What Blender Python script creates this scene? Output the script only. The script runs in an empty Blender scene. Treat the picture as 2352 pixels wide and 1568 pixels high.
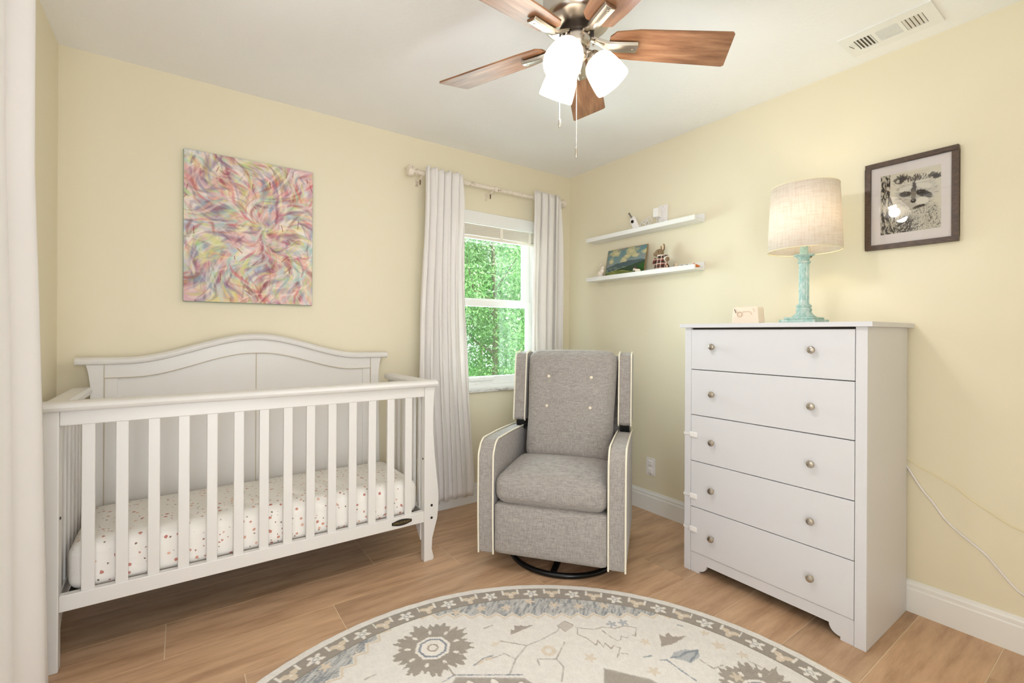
import bpy, bmesh, math, random
import numpy as np
from mathutils import Vector, Matrix, Euler

S = bpy.context.scene
COL = S.collection
PI = math.pi
R = math.radians

# ---------------------------------------------------------------- camera, world, sun, exposure
def make_camera():
    ya, ro = R(35.32), R(0.3)
    fw = Vector((math.sin(ya), math.cos(ya), 0)); r = Vector((math.cos(ya), -math.sin(ya), 0)); u = Vector((0, 0, 1))
    rr = r * math.cos(ro) + u * math.sin(ro); uu = u * math.cos(ro) - r * math.sin(ro)
    cd = bpy.data.cameras.new('camera'); cam = bpy.data.objects.new('camera', cd); COL.objects.link(cam)
    m = Matrix((rr, uu, -fw)).transposed().to_4x4(); m.translation = (-2.5635, -2.82, 1.185)
    cam.matrix_world = m
    cd.sensor_width = 36; cd.lens = 1070.7 * 36 / 2352; cd.shift_y = -19.5 / 2352; cd.clip_start = 0.03
    S.camera = cam
make_camera()

W = bpy.data.worlds.new('World'); S.world = W; W.use_nodes = True
wn = W.node_tree.nodes['Background']
wn.inputs['Color'].default_value = (0.93, 0.97, 1.0, 1); wn.inputs['Strength'].default_value = 1.7

def add_light(name, kind, loc, energy, color=(1, 1, 1), size=0.05, rot=None, sy=None, spec=1.0):
    l = bpy.data.lights.new(name, kind); l.energy = energy; l.color = color
    if kind == 'AREA':
        l.shape = 'RECTANGLE'; l.size = size; l.size_y = sy or size
    elif kind == 'SUN': l.angle = R(2)
    else: l.shadow_soft_size = size
    l.specular_factor = spec
    o = bpy.data.objects.new(name, l); COL.objects.link(o); o.location = loc
    if rot: o.rotation_euler = rot
    return o
sun = add_light('sun', 'SUN', (1, -1, 6), 15, (1, 0.97, 0.9)); sun.rotation_euler = Vector((0.55, -0.45, 0.9)).to_track_quat('Z', 'Y').to_euler()
# daylight at the back window; fill at the added left window and doorway
add_light('daylight_back_window', 'AREA', (-0.72, 0.22, 1.40), 38, (0.84, 0.94, 1.0), 0.8, (R(-90), 0, 0), 1.2)
add_light('added_fill_left_window', 'AREA', (-3.14, -1.95, 1.40), 1.0, (0.97, 0.985, 1.0), 1.2, (0, R(-90), 0), 0.75)  # fill light at the added, unseen left window
add_light('added_fill_doorway', 'AREA', (-2.48, -3.50, 1.05), 18, (0.90, 0.94, 1.02), 0.85, (R(90), 0, 0), 2.0)  # fill light at the doorway added behind the camera

S.view_settings.view_transform = 'Standard'; S.view_settings.look = 'None'
S.view_settings.gamma = 1; S.view_settings.use_curve_mapping = False
S.view_settings.exposure = 0.42
S.cycles.max_bounces = 10; S.cycles.diffuse_bounces = 6; S.cycles.transmission_bounces = 8
S.cycles.use_denoising = True; S.cycles.sample_clamp_indirect = 6

FAN_POWER, LAMP_POWER = 4.5, 1.7

# ---------------------------------------------------------------- colour and material helpers
def lin(c):
    return tuple((x / 255 / 12.92) if x / 255 <= 0.04045 else ((x / 255 + 0.055) / 1.055) ** 2.4 for x in c[:3])
def lin4(c): return lin(c) + (1,)

class NT:
    def __init__(s, name):
        s.m = bpy.data.materials.new(name); s.m.use_nodes = True
        s.t = s.m.node_tree; s.b = s.t.nodes['Principled BSDF']; s.out = s.t.nodes['Material Output']
    def n(s, kind, **kw):
        nd = s.t.nodes.new(kind)
        for k, v in kw.items():
            if k.startswith('i_'): nd.inputs[k[2:].replace('_', ' ')].default_value = v
            else: setattr(nd, k, v)
        return nd
    def l(s, a, b): s.t.links.new(a, b)
    def coords(s, scale=(1, 1, 1), rot=(0, 0, 0), kind='Object'):
        tc = s.n('ShaderNodeTexCoord'); mp = s.n('ShaderNodeMapping')
        mp.inputs['Scale'].default_value = scale; mp.inputs['Rotation'].default_value = rot
        s.l(tc.outputs[kind], mp.inputs['Vector']); return mp.outputs['Vector']
    def noise(s, vec, scale, detail=3, rough=0.5):
        nz = s.n('ShaderNodeTexNoise'); nz.inputs['Scale'].default_value = scale; nz.inputs['Detail'].default_value = detail
        nz.inputs['Roughness'].default_value = rough; s.l(vec, nz.inputs['Vector']); return nz.outputs['Fac']
    def ramp(s, fac, stops):
        r = s.n('ShaderNodeValToRGB'); e = r.color_ramp.elements
        while len(e) < len(stops): e.new(0.5)
        for el, (p, c) in zip(e, stops): el.position = p; el.color = lin4(c)
        s.l(fac, r.inputs['Fac']); return r.outputs['Color']
    def mix(s, fac, a, b, mode='MIX'):
        m = s.n('ShaderNodeMix', data_type='RGBA', blend_type=mode)
        if isinstance(fac, float): m.inputs[0].default_value = fac
        else: s.l(fac, m.inputs[0])
        for v, k in ((a, 6), (b, 7)):
            if isinstance(v, tuple): m.inputs[k].default_value = v if len(v) == 4 else v + (1,)
            else: s.l(v, m.inputs[k])
        return m.outputs[2]
    def bump(s, h, strength=0.2, dist=0.01):
        b = s.n('ShaderNodeBump'); b.inputs['Strength'].default_value = strength; b.inputs['Distance'].default_value = dist
        s.l(h, b.inputs['Height']); s.l(b.outputs['Normal'], s.b.inputs['Normal'])
    def p(s, **kw):
        for k, v in kw.items(): s.b.inputs[k.replace('_', ' ')].default_value = v

def simple(name, c, rough=0.5, metal=0.0, var=0.03, scale=12, bump=0.0, bscale=200, **kw):
    t = NT(name); v = t.coords()
    f = t.noise(v, scale, 3)
    a = tuple(max(0, x * (1 - var)) for x in lin(c)); b = tuple(min(1, x * (1 + var)) for x in lin(c))
    t.l(t.mix(f, a, b), t.b.inputs['Base Color'])
    t.p(Roughness=rough, Metallic=metal, **kw)
    if bump: t.bump(t.noise(v, bscale, 4), bump, 0.002)
    return t.m

def fabric(name, c, c2, scale=900, rough=0.9, bump=0.3, sheen=0.2):
    t = NT(name); v = t.coords((1, 1, 0.12)); v2 = t.coords((0.12, 0.12, 1))
    a = t.noise(v, scale * 0.3, 4, 0.7); b = t.noise(v2, scale * 0.3, 4, 0.7)
    mm = t.n('ShaderNodeMath', operation='ADD'); t.l(a, mm.inputs[0]); t.l(b, mm.inputs[1])
    mr = t.n('ShaderNodeMapRange'); mr.inputs['From Min'].default_value = 0.75; mr.inputs['From Max'].default_value = 1.25
    t.l(mm.outputs[0], mr.inputs['Value'])
    t.l(t.mix(mr.outputs[0], lin(c), lin(c2)), t.b.inputs['Base Color']); t.p(Roughness=rough, Sheen_Weight=sheen)
    t.bump(mr.outputs[0], bump, 0.001); return t.m

def vcol(name, rough=0.6, bump=0.0, bscale=300, **kw):
    t = NT(name); a = t.n('ShaderNodeVertexColor', layer_name='Col'); t.l(a.outputs['Color'], t.b.inputs['Base Color'])
    t.p(Roughness=rough, **kw)
    if bump: t.bump(t.noise(t.coords(), bscale, 4), bump, 0.003)
    return t.m

M = {}
def build_materials():
    # wall paint
    t = NT('wall_paint'); v = t.coords()
    t.l(t.mix(t.noise(v, 2.0, 2), lin((228, 219, 193)), lin((231, 222, 197))), t.b.inputs['Base Color']); t.p(Roughness=0.6)
    t.bump(t.noise(v, 140, 4), 0.06, 0.002); M['wall'] = t.m
    t = NT('ceiling_paint'); v = t.coords()
    t.l(t.mix(t.noise(v, 3.0, 2), lin((240, 239, 238)), lin((244, 243, 242))), t.b.inputs['Base Color']); t.p(Roughness=0.85)
    t.bump(t.noise(v, 55, 5, 0.65), 0.35, 0.006); M['ceiling'] = t.m
    M['white_trim'] = simple('white_trim_paint', (236, 235, 232), 0.35, var=0.01)
    M['crib'] = simple('white_crib_paint', (226, 223, 219), 0.35, var=0.01)
    M['crib_seam'] = simple('crib_seam_line', (196, 182, 156), 0.8)
    M['dresser'] = simple('white_laminate', (216, 215, 218), 0.42, var=0.012, scale=30, bump=0.03, bscale=400)
    M['dark_gap'] = simple('dark_gap', (70, 60, 50), 0.9)
    M['nickel'] = simple('brushed_nickel', (196, 188, 178), 0.27, 1.0, var=0.06, scale=20)
    M['dark_metal'] = simple('dark_metal', (60, 52, 46), 0.4, 0.7)
    M['black_steel'] = simple('black_steel', (16, 16, 17), 0.25, 0.3)
    M['grey_fabric'] = fabric('grey_linen_upholstery', (136, 129, 124), (179, 173, 168))
    M['piping'] = simple('cream_piping', (240, 233, 214), 0.7)
    M['button'] = simple('cream_button', (236, 226, 205), 0.5)
    M['lens_black'] = simple('black_gloss', (12, 12, 14), 0.1)
    M['plastic_white'] = simple('white_plastic', (240, 236, 234), 0.3)
    M['plastic_grey'] = simple('grey_plastic', (120, 116, 108), 0.5)
    M['clear_plastic'] = simple('milky_plastic', (230, 229, 228), 0.25, var=0.0)
    M['cord_cream'] = simple('cream_cord', (233, 222, 186), 0.5)
    M['cord_white'] = simple('white_cord', (232, 228, 230), 0.5)
    # curtain
    t = NT('white_curtain_fabric'); v = t.coords()
    t.l(t.mix(t.noise(v, 5, 3), lin((243, 238, 233)), lin((247, 243, 239))), t.b.inputs['Base Color']); t.p(Roughness=0.85, Sheen_Weight=0.3)
    tr = t.n('ShaderNodeBsdfTranslucent'); tr.inputs['Color'].default_value = (0.85, 0.82, 0.8, 1)
    ms = t.n('ShaderNodeMixShader'); ms.inputs[0].default_value = 0.22
    t.l(t.b.outputs[0], ms.inputs[1]); t.l(tr.outputs[0], ms.inputs[2]); t.l(ms.outputs[0], t.out.inputs['Surface'])
    t.bump(t.noise(v, 60, 4), 0.12, 0.004); M['curtain'] = t.m
    # floor tile
    t = NT('wood_look_tile'); v = t.coords((1.3, 9, 1)); at = t.n('ShaderNodeVertexColor', layer_name='Tint')
    sep = t.n('ShaderNodeSeparateColor'); t.l(at.outputs['Color'], sep.inputs[0])
    add = t.n('ShaderNodeVectorMath', operation='ADD'); sc = t.n('ShaderNodeVectorMath', operation='SCALE'); sc.inputs['Scale'].default_value = 40
    t.l(at.outputs['Color'], sc.inputs[0]); t.l(v, add.inputs[0]); t.l(sc.outputs[0], add.inputs[1])
    f1 = t.noise(add.outputs[0], 2.6, 8, 0.62)
    c = t.ramp(f1, [(0.28, (166, 132, 102)), (0.48, (193, 158, 126)), (0.62, (206, 172, 139)), (0.8, (220, 191, 160))])
    c2 = t.mix(sep.outputs[0], (0.90, 0.90, 0.90), (1.06, 1.04, 1.02)); c = t.mix(1.0, c, c2, 'MULTIPLY')
    t.l(c, t.b.inputs['Base Color']); t.p(Roughness=0.42); t.bump(f1, 0.05, 0.002); M['tile'] = t.m
    M['grout'] = simple('tile_grout', (226, 208, 180), 0.8)
    # fan blade wood
    t = NT('fan_blade_wood'); v = t.coords((2, 16, 16)); f = t.noise(v, 3.0, 7, 0.6)
    t.l(t.ramp(f, [(0.3, (104, 70, 46)), (0.5, (138, 96, 66)), (0.68, (162, 121, 88))]), t.b.inputs['Base Color']); t.p(Roughness=0.4); M['blade'] = t.m
    M['blade_edge'] = simple('blade_top_dark', (70, 48, 34), 0.5)
    # frosted glass shade of the fan lights
    t = NT('frosted_shade_glass'); t.p(Base_Color=(1, 0.98, 0.95, 1), Roughness=0.4)
    t.b.inputs['Emission Color'].default_value = (1, 0.93, 0.84, 1); t.b.inputs['Emission Strength'].default_value = 0.25
    tr = t.n('ShaderNodeBsdfTranslucent'); tr.inputs['Color'].default_value = (1, 0.97, 0.93, 1)
    ms = t.n('ShaderNodeMixShader'); ms.inputs[0].default_value = 0.6
    t.l(t.b.outputs[0], ms.inputs[1]); t.l(tr.outputs[0], ms.inputs[2]); t.l(ms.outputs[0], t.out.inputs['Surface']); M['shade_glass'] = t.m
    t = NT('lit_bulb'); t.b.inputs['Emission Color'].default_value = (1, 0.9, 0.75, 1); t.b.inputs['Emission Strength'].default_value = 22; M['bulb'] = t.m
    # lamp shade linen
    t = NT('linen_lamp_shade'); v = t.coords((1, 1, 0.05)); v2 = t.coords((0.08, 0.08, 1))
    a = t.noise(v, 190, 3, 0.6); b = t.noise(v2, 190, 3, 0.6); f = t.n('ShaderNodeMath', operation='MULTIPLY'); t.l(a, f.inputs[0]); t.l(b, f.inputs[1])
    c = t.ramp(f.outputs[0], [(0.12, (238, 226, 212)), (0.28, (250, 243, 234))])
    t.l(c, t.b.inputs['Base Color']); t.p(Roughness=0.9)
    tr = t.n('ShaderNodeBsdfTranslucent'); t.l(c, tr.inputs['Color'])
    ms = t.n('ShaderNodeMixShader'); ms.inputs[0].default_value = 0.38
    t.l(t.b.outputs[0], ms.inputs[1]); t.l(tr.outputs[0], ms.inputs[2]); t.l(ms.outputs[0], t.out.inputs['Surface']); M['linen'] = t.m
    # distressed mint paint
    t = NT('distressed_mint_paint'); v = t.coords((1, 1, 0.6)); f = t.noise(v, 70, 5, 0.7)
    t.l(t.ramp(f, [(0.38, (146, 186, 180)), (0.52, (178, 206, 200)), (0.66, (212, 220, 214))]), t.b.inputs['Base Color']); t.p(Roughness=0.6); t.bump(f, 0.2, 0.002); M['mint'] = t.m
    # curtain rod paint with worn marks
    t = NT('worn_cream_paint'); v = t.coords(); f = t.noise(v, 45, 5, 0.7)
    t.l(t.ramp(f, [(0.34, (120, 90, 66)), (0.40, (222, 208, 192)), (0.7, (236, 226, 212))]), t.b.inputs['Base Color']); t.p(Roughness=0.45); M['rod'] = t.m
    # crib sheet print
    t = NT('floral_sheet'); v = t.coords()
    def spots(scale, rad, cols, base, seed):
        vo = t.n('ShaderNodeTexVoronoi', feature='F1'); vo.inputs['Scale'].default_value = scale; vo.inputs['Randomness'].default_value = 0.75
        mp = t.n('ShaderNodeMapping'); mp.inputs['Location'].default_value = (seed, seed * 0.7, seed * 1.3); t.l(v, mp.inputs['Vector'])
        nz = t.n('ShaderNodeTexNoise'); nz.inputs['Scale'].default_value = 260; t.l(mp.outputs[0], nz.inputs['Vector'])
        sc = t.n('ShaderNodeVectorMath', operation='SCALE'); sc.inputs['Scale'].default_value = 0.008; t.l(nz.outputs['Color'], sc.inputs[0])
        ad = t.n('ShaderNodeVectorMath', operation='ADD'); t.l(mp.outputs[0], ad.inputs[0]); t.l(sc.outputs[0], ad.inputs[1]); t.l(ad.outputs[0], vo.inputs['Vector'])
        lt = t.n('ShaderNodeMath', operation='LESS_THAN'); lt.inputs[1].default_value = rad; t.l(vo.outputs['Distance'], lt.inputs[0])
        sp = t.n('ShaderNodeSeparateColor'); t.l(vo.outputs['Color'], sp.inputs[0])
        cc = t.ramp(sp.outputs[0], cols)
        return t.mix(lt.outputs[0], base, cc)
    base = lin4((240, 236, 230))
    c = spots(27, 0.17, [(0.0, (206, 150, 130)), (0.45, (186, 120, 112)), (0.8, (222, 180, 160))], base, 3.1)
    c = spots(38, 0.13, [(0.0, (96, 92, 84)), (0.5, (196, 134, 118)), (0.8, (120, 110, 90))], c, 8.7)
    t.l(c, t.b.inputs['Base Color']); t.p(Roughness=0.85); t.bump(t.noise(t.coords((1, 1, 2.5)), 14, 3), 0.25, 0.01); M['sheet'] = t.m
    # marble sill
    t = NT('marble_sill'); f = t.noise(t.coords((1, 3, 3)), 14, 8, 0.7); t.l(t.ramp(f, [(0.36, (150, 148, 146)), (0.5, (214, 210, 206)), (0.7, (232, 229, 225))]), t.b.inputs['Base Color']); t.p(Roughness=0.3); M['marble'] = t.m
    # window glass
    t = NT('window_glass'); g = t.n('ShaderNodeBsdfGlossy'); g.inputs['Roughness'].default_value = 0.02
    tp = t.n('ShaderNodeBsdfTransparent'); tp.inputs['Color'].default_value = (0.93, 0.98, 0.96, 1); fr = t.n('ShaderNodeFresnel'); fr.inputs['IOR'].default_value = 1.5
    ms = t.n('ShaderNodeMixShader'); t.l(fr.outputs[0], ms.inputs[0]); t.l(tp.outputs[0], ms.inputs[1]); t.l(g.outputs[0], ms.inputs[2]); t.l(ms.outputs[0], t.out.inputs['Surface']); M['glass'] = t.m
    # picture glass
    t = NT('picture_glass'); g = t.n('ShaderNodeBsdfGlossy'); g.inputs['Roughness'].default_value = 0.01
    tp = t.n('ShaderNodeBsdfTransparent'); fr = t.n('ShaderNodeFresnel'); fr.inputs['IOR'].default_value = 1.5
    ms = t.n('ShaderNodeMixShader'); t.l(fr.outputs[0], ms.inputs[0]); t.l(tp.outputs[0], ms.inputs[1]); t.l(g.outputs[0], ms.inputs[2]); t.l(ms.outputs[0], t.out.inputs['Surface']); M['pic_glass'] = t.m
    # dark wood picture frame
    t = NT('dark_wood_frame'); f = t.noise(t.coords((4, 4, 20)), 12, 5); t.l(t.ramp(f, [(0.3, (58, 42, 32)), (0.7, (92, 70, 52))]), t.b.inputs['Base Color']); t.p(Roughness=0.4); M['frame'] = t.m
    M['mat_board'] = simple('mat_board', (238, 229, 222), 0.8, var=0.005)
    M['canvas_edge'] = simple('painted_canvas_edge', (128, 160, 150), 0.7, var=0.25, scale=30)
    M['panel_edge'] = simple('gilt_panel_edge', (142, 112, 50), 0.5)
    M['print'] = vcol('painted_print', 0.7); M['canvas'] = vcol('painted_canvas', 0.65, 0.15, 160)
    M['rug'] = vcol('tufted_wool_rug', 0.95, 0.5, 260, Sheen_Weight=0.2)
    # foliage
    t = NT('tree_leaf'); oi = t.n('ShaderNodeObjectInfo'); f = t.noise(t.coords(), 9, 2)
    c = t.ramp(f, [(0.3, (84, 140, 76)), (0.5, (132, 180, 112)), (0.7, (196, 220, 176))]); t.l(c, t.b.inputs['Base Color']); t.p(Roughness=0.45)
    tr = t.n('ShaderNodeBsdfTranslucent'); t.l(c, tr.inputs['Color']); ms = t.n('ShaderNodeMixShader'); ms.inputs[0].default_value = 0.4
    t.l(t.b.outputs[0], ms.inputs[1]); t.l(tr.outputs[0], ms.inputs[2]); t.l(ms.outputs[0], t.out.inputs['Surface']); M['leaf'] = t.m
    M['bark'] = simple('pale_bark', (120, 112, 96), 0.9, var=0.2)
    M['lawn'] = simple('lawn_green', (96, 140, 66), 0.95, var=0.3, scale=30)
    # toys
    M['plush_brown'] = simple('brown_plush', (140, 118, 90), 0.95, var=0.12, scale=200, bump=0.5, bscale=900)
    M['plush_cream'] = simple('cream_plush', (222, 200, 170), 0.95, var=0.08, scale=200, bump=0.4, bscale=900)
    M['lace'] = simple('white_lace', (236, 228, 214), 0.9)
    t = NT('red_plaid_cloth'); tc = t.coords((1, 1, 1))
    sp = t.n('ShaderNodeSeparateXYZ'); t.l(tc, sp.inputs[0])
    def stripe(out, freq, width, ph=0.0):
        a = t.n('ShaderNodeMath', operation='MULTIPLY_ADD'); a.inputs[1].default_value = freq; a.inputs[2].default_value = ph; t.l(out, a.inputs[0])
        fr_ = t.n('ShaderNodeMath', operation='FRACT'); t.l(a.outputs[0], fr_.inputs[0])
        lt = t.n('ShaderNodeMath', operation='LESS_THAN'); lt.inputs[1].default_value = width; t.l(fr_.outputs[0], lt.inputs[0]); return lt.outputs[0]
    c = lin4((138, 52, 42)); dk = lin4((58, 50, 38)); wh = lin4((216, 206, 192))
    c = t.mix(stripe(sp.outputs['Z'], 34, 0.36), c, dk)
    m2 = t.n('ShaderNodeMath', operation='MULTIPLY'); m2.inputs[1].default_value = 0.65; t.l(stripe(sp.outputs['Y'], 34, 0.36), m2.inputs[0])
    c = t.mix(m2.outputs[0], c, dk); c = t.mix(stripe(sp.outputs['Z'], 34, 0.13, 0.3), c, wh); c = t.mix(stripe(sp.outputs['Y'], 34, 0.13, 0.3), c, wh)
    t.l(c, t.b.inputs['Base Color']); t.p(Roughness=0.9); M['plaid'] = t.m
    t = NT('pearl_porcelain'); t.p(Base_Color=lin4((238, 226, 210)), Roughness=0.08, Coat_Weight=0.6); M['porcelain'] = t.m
    M['orange_toy'] = simple('orange_clay', (206, 112, 40), 0.5)
    M['brown_patch'] = simple('brown_glaze', (96, 66, 52), 0.4)
    M['cream_device'] = simple('cream_device', (238, 222, 204), 0.35, var=0.01)
    M['device_line'] = simple('tan_groove', (206, 172, 142), 0.5)
    M['bracket_brown'] = simple('rusty_hook', (110, 84, 60), 0.6)
    M['blind'] = simple('cream_blind_slat', (232, 224, 210), 0.5)
    M['gold_text'] = simple('dull_gold_lettering', (150, 124, 72), 0.4, 0.4)
    M['badge'] = simple('dark_badge', (38, 32, 24), 0.4)
    M['duct'] = simple('grey_duct', (112, 104, 86), 0.9)  # dull grey-brown tone of the sheet behind the vent louvers
    M['shell'] = simple('dark_trinket', (70, 58, 40), 0.5, var=0.4, scale=200)
build_materials()

# ---------------------------------------------------------------- mesh helpers
class MB:
    def __init__(s): s.v = []; s.f = []; s.mi = []; s.cur = 0
    def add(s, vs, fs):
        o = len(s.v); s.v += [tuple(a) for a in vs]; s.f += [tuple(i + o for i in f) for f in fs]; s.mi += [s.cur] * len(fs); return s
    def box(s, x0, x1, y0, y1, z0, z1):
        vs = [(x, y, z) for x in (x0, x1) for y in (y0, y1) for z in (z0, z1)]
        return s.add(vs, [(0, 1, 3, 2), (4, 6, 7, 5), (0, 4, 5, 1), (2, 3, 7, 6), (0, 2, 6, 4), (1, 5, 7, 3)])
    def prism(s, poly, axis, a, b):
        n = len(poly)
        def P(p, t):
            if axis == 'x': return (t, p[0], p[1])
            if axis == 'y': return (p[0], t, p[1])
            return (p[0], p[1], t)
        vs = [P(p, a) for p in poly] + [P(p, b) for p in poly]
        fs = [tuple(range(n)), tuple(range(2 * n - 1, n - 1, -1))] + [(i, (i + 1) % n, n + (i + 1) % n, n + i) for i in range(n)]
        return s.add(vs, fs)
    def lathe(s, prof, seg=32, c=(0, 0, 0), mat=None, cap=True):
        vs = []; n = len(prof)
        for i in range(seg):
            a = 2 * PI * i / seg
            for r, z in prof:
                p = Vector((r * math.cos(a), r * math.sin(a), z))
                if mat: p = mat @ p
                vs.append(p + Vector(c))
        fs = [(i * n + j, ((i + 1) % seg) * n + j, ((i + 1) % seg) * n + j + 1, i * n + j + 1) for i in range(seg) for j in range(n - 1)]
        if cap:
            if prof[0][0] > 1e-5: fs.append(tuple(i * n for i in range(seg))[::-1])
            if prof[-1][0] > 1e-5: fs.append(tuple(i * n + n - 1 for i in range(seg)))
        return s.add(vs, fs)
    def tube(s, pts, r, seg=10, closed=False):
        pts = [Vector(p) for p in pts]; n = len(pts); rs = r if isinstance(r, (list, tuple)) else [r] * n
        vs = []; prev = None
        for i, p in enumerate(pts):
            a = pts[(i - 1) % n] if closed or i else pts[0]; b = pts[(i + 1) % n] if closed or i < n - 1 else pts[-1]
            d = (b - a).normalized()
            if prev is None:
                up = Vector((0, 0, 1)) if abs(d.z) < 0.9 else Vector((1, 0, 0)); x = d.cross(up).normalized()
            else: x = (prev - d * prev.dot(d)).normalized()
            prev = x; y = d.cross(x)
            for k in range(seg):
                t = 2 * PI * k / seg; vs.append(p + (x * math.cos(t) + y * math.sin(t)) * rs[i])
        m = n if closed else n - 1
        fs = [(i * seg + k, i * seg + (k + 1) % seg, ((i + 1) % n) * seg + (k + 1) % seg, ((i + 1) % n) * seg + k) for i in range(m) for k in range(seg)]
        if not closed: fs += [tuple(range(seg))[::-1], tuple((n - 1) * seg + k for k in range(seg))]
        return s.add(vs, fs)
    def ell(s, c, r, seg=20, rings=12, mat=None):
        vs = [];
        for i in range(rings + 1):
            th = PI * i / rings
            for k in range(seg):
                a = 2 * PI * k / seg; p = Vector((r[0] * math.sin(th) * math.cos(a), r[1] * math.sin(th) * math.sin(a), r[2] * math.cos(th)))
                if mat: p = mat @ p
                vs.append(p + Vector(c))
        fs = [(i * seg + k, i * seg + (k + 1) % seg, (i + 1) * seg + (k + 1) % seg, (i + 1) * seg + k) for i in range(rings) for k in range(seg)]
        return s.add(vs, fs)
    def rbox(s, c, h, r, n=10, bulge=(0, 0, 0), mat=None):
        """box with rounded edges and puffed faces"""
        pts = {}; vs = []; fs = []
        def vid(i, j, k):
            key = (i, j, k)
            if key not in pts:
                u = [2 * q / n - 1 for q in key]
                u = [math.copysign(min(1, abs(q) ** 0.8), q) for q in u]
                p = [u[a] * h[a] for a in range(3)]
                inner = [max(-(h[a] - r), min(h[a] - r, p[a])) for a in range(3)]
                d = Vector([p[a] - inner[a] for a in range(3)])
                if d.length > 1e-9:
                    mx = max(abs(x) for x in d); d = d.normalized() * mx
                q = Vector(inner) + d
                for a in range(3):
                    o = [b for b in range(3) if b != a]
                    q[a] += bulge[a] * u[a] * (1 - u[o[0]] ** 2) * (1 - u[o[1]] ** 2)
                if mat: q = mat @ q
                pts[key] = len(vs); vs.append(q + Vector(c))
            return pts[key]
        for a in range(3):
            b, d = [q for q in range(3) if q != a]
            for side in (0, n):
                for i in range(n):
                    for j in range(n):
                        def K(ii, jj):
                            key = [0, 0, 0]; key[a] = side; key[b] = ii; key[d] = jj; return vid(*key)
                        fs.append((K(i, j), K(i + 1, j), K(i + 1, j + 1), K(i, j + 1)))
        return s.add(vs, fs)
    def surf(s, fn, nu, nv):
        vs = [fn(i / nu, j / nv) for i in range(nu + 1) for j in range(nv + 1)]
        fs = [(i * (nv + 1) + j, (i + 1) * (nv + 1) + j, (i + 1) * (nv + 1) + j + 1, i * (nv + 1) + j + 1) for i in range(nu) for j in range(nv)]
        return s.add(vs, fs)
    def build(s, name, mat, parent=None, smooth=True, bevel=0.0, solid=0.0, sub=0, remesh=0.0, angle=35, fixn=True):
        me = bpy.data.meshes.new(name); me.from_pydata(s.v, [], s.f)
        mats = mat if isinstance(mat, (list, tuple)) else [mat]
        for m in mats: me.materials.append(m)
        if len(mats) > 1: me.polygons.foreach_set('material_index', s.mi)
        if fixn:
            bm = bmesh.new(); bm.from_mesh(me); bmesh.ops.remove_doubles(bm, verts=bm.verts, dist=1e-6); bmesh.ops.recalc_face_normals(bm, faces=bm.faces); bm.to_mesh(me); bm.free()
        if smooth:
            me.polygons.foreach_set('use_smooth', [True] * len(me.polygons)); me.set_sharp_from_angle(angle=R(angle))
        o = bpy.data.objects.new(name, me); COL.objects.link(o)
        if parent: o.parent = parent
        if remesh:
            md = o.modifiers.new('r', 'REMESH'); md.mode = 'VOXEL'; md.voxel_size = remesh; md.use_smooth_shade = True
            sm = o.modifiers.new('s', 'SMOOTH'); sm.iterations = 4
        if solid:
            md = o.modifiers.new('s', 'SOLIDIFY'); md.thickness = solid; md.offset = 0
        if bevel:
            md = o.modifiers.new('b', 'BEVEL'); md.width = bevel; md.segments = 2; md.limit_method = 'ANGLE'; md.angle_limit = R(40)
            md.harden_normals = smooth
        if sub:
            md = o.modifiers.new('sub', 'SUBSURF'); md.levels = md.render_levels = sub
        return o

def tag(o, label=None, cat=None, group=None, kind=None):
    if label: o['label'] = label
    if cat: o['category'] = cat
    if group: o['group'] = group
    if kind: o['kind'] = kind
    return o
def empty(name, loc=(0, 0, 0), rz=0, **kw):
    o = bpy.data.objects.new(name, None); COL.objects.link(o); o.location = loc; o.rotation_euler = (0, 0, rz); o.empty_display_size = 0.05
    return tag(o, **kw)
def struct(o, label, cat): return tag(o, label, cat, kind='structure')
def local(o, p, rz=0):
    """move the mesh origin of a child: geometry stays where it is"""
    o.location = p; return o
def ss(a, b, x):
    t = max(0, min(1, (x - a) / (b - a))); return t * t * (3 - 2 * t)
def catmull(pts, n=8):
    P = [Vector(p) for p in pts]; P = [2 * P[0] - P[1]] + P + [2 * P[-1] - P[-2]]; out = []
    for i in range(1, len(P) - 2):
        for k in range(n):
            t = k / n; a, b, c, d = P[i - 1:i + 3]
            out.append(0.5 * ((2 * b) + (c - a) * t + (2 * a - 5 * b + 4 * c - d) * t * t + (-a + 3 * b - 3 * c + d) * t ** 3))
    out.append(P[-2]); return out
def frame_sweep(m, path, prof):
    """sweep a closed (right, up) profile along a path lying in a plane of constant y"""
    n = len(prof); vs = []
    for i, p in enumerate(path):
        a = path[max(0, i - 1)]; b = path[min(len(path) - 1, i + 1)]
        d = Vector((b[0] - a[0], 0, b[2] - a[2])).normalized(); up = Vector((-d.z, 0, d.x))
        for (q, w) in prof: vs.append(Vector(p) + Vector((0, q, 0)) + up * w)
    fs = [(i * n + k, i * n + (k + 1) % n, (i + 1) * n + (k + 1) % n, (i + 1) * n + k) for i in range(len(path) - 1) for k in range(n)]
    fs += [tuple(range(n)), tuple((len(path) - 1) * n + k for k in range(n))]
    m.add(vs, fs)

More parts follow.
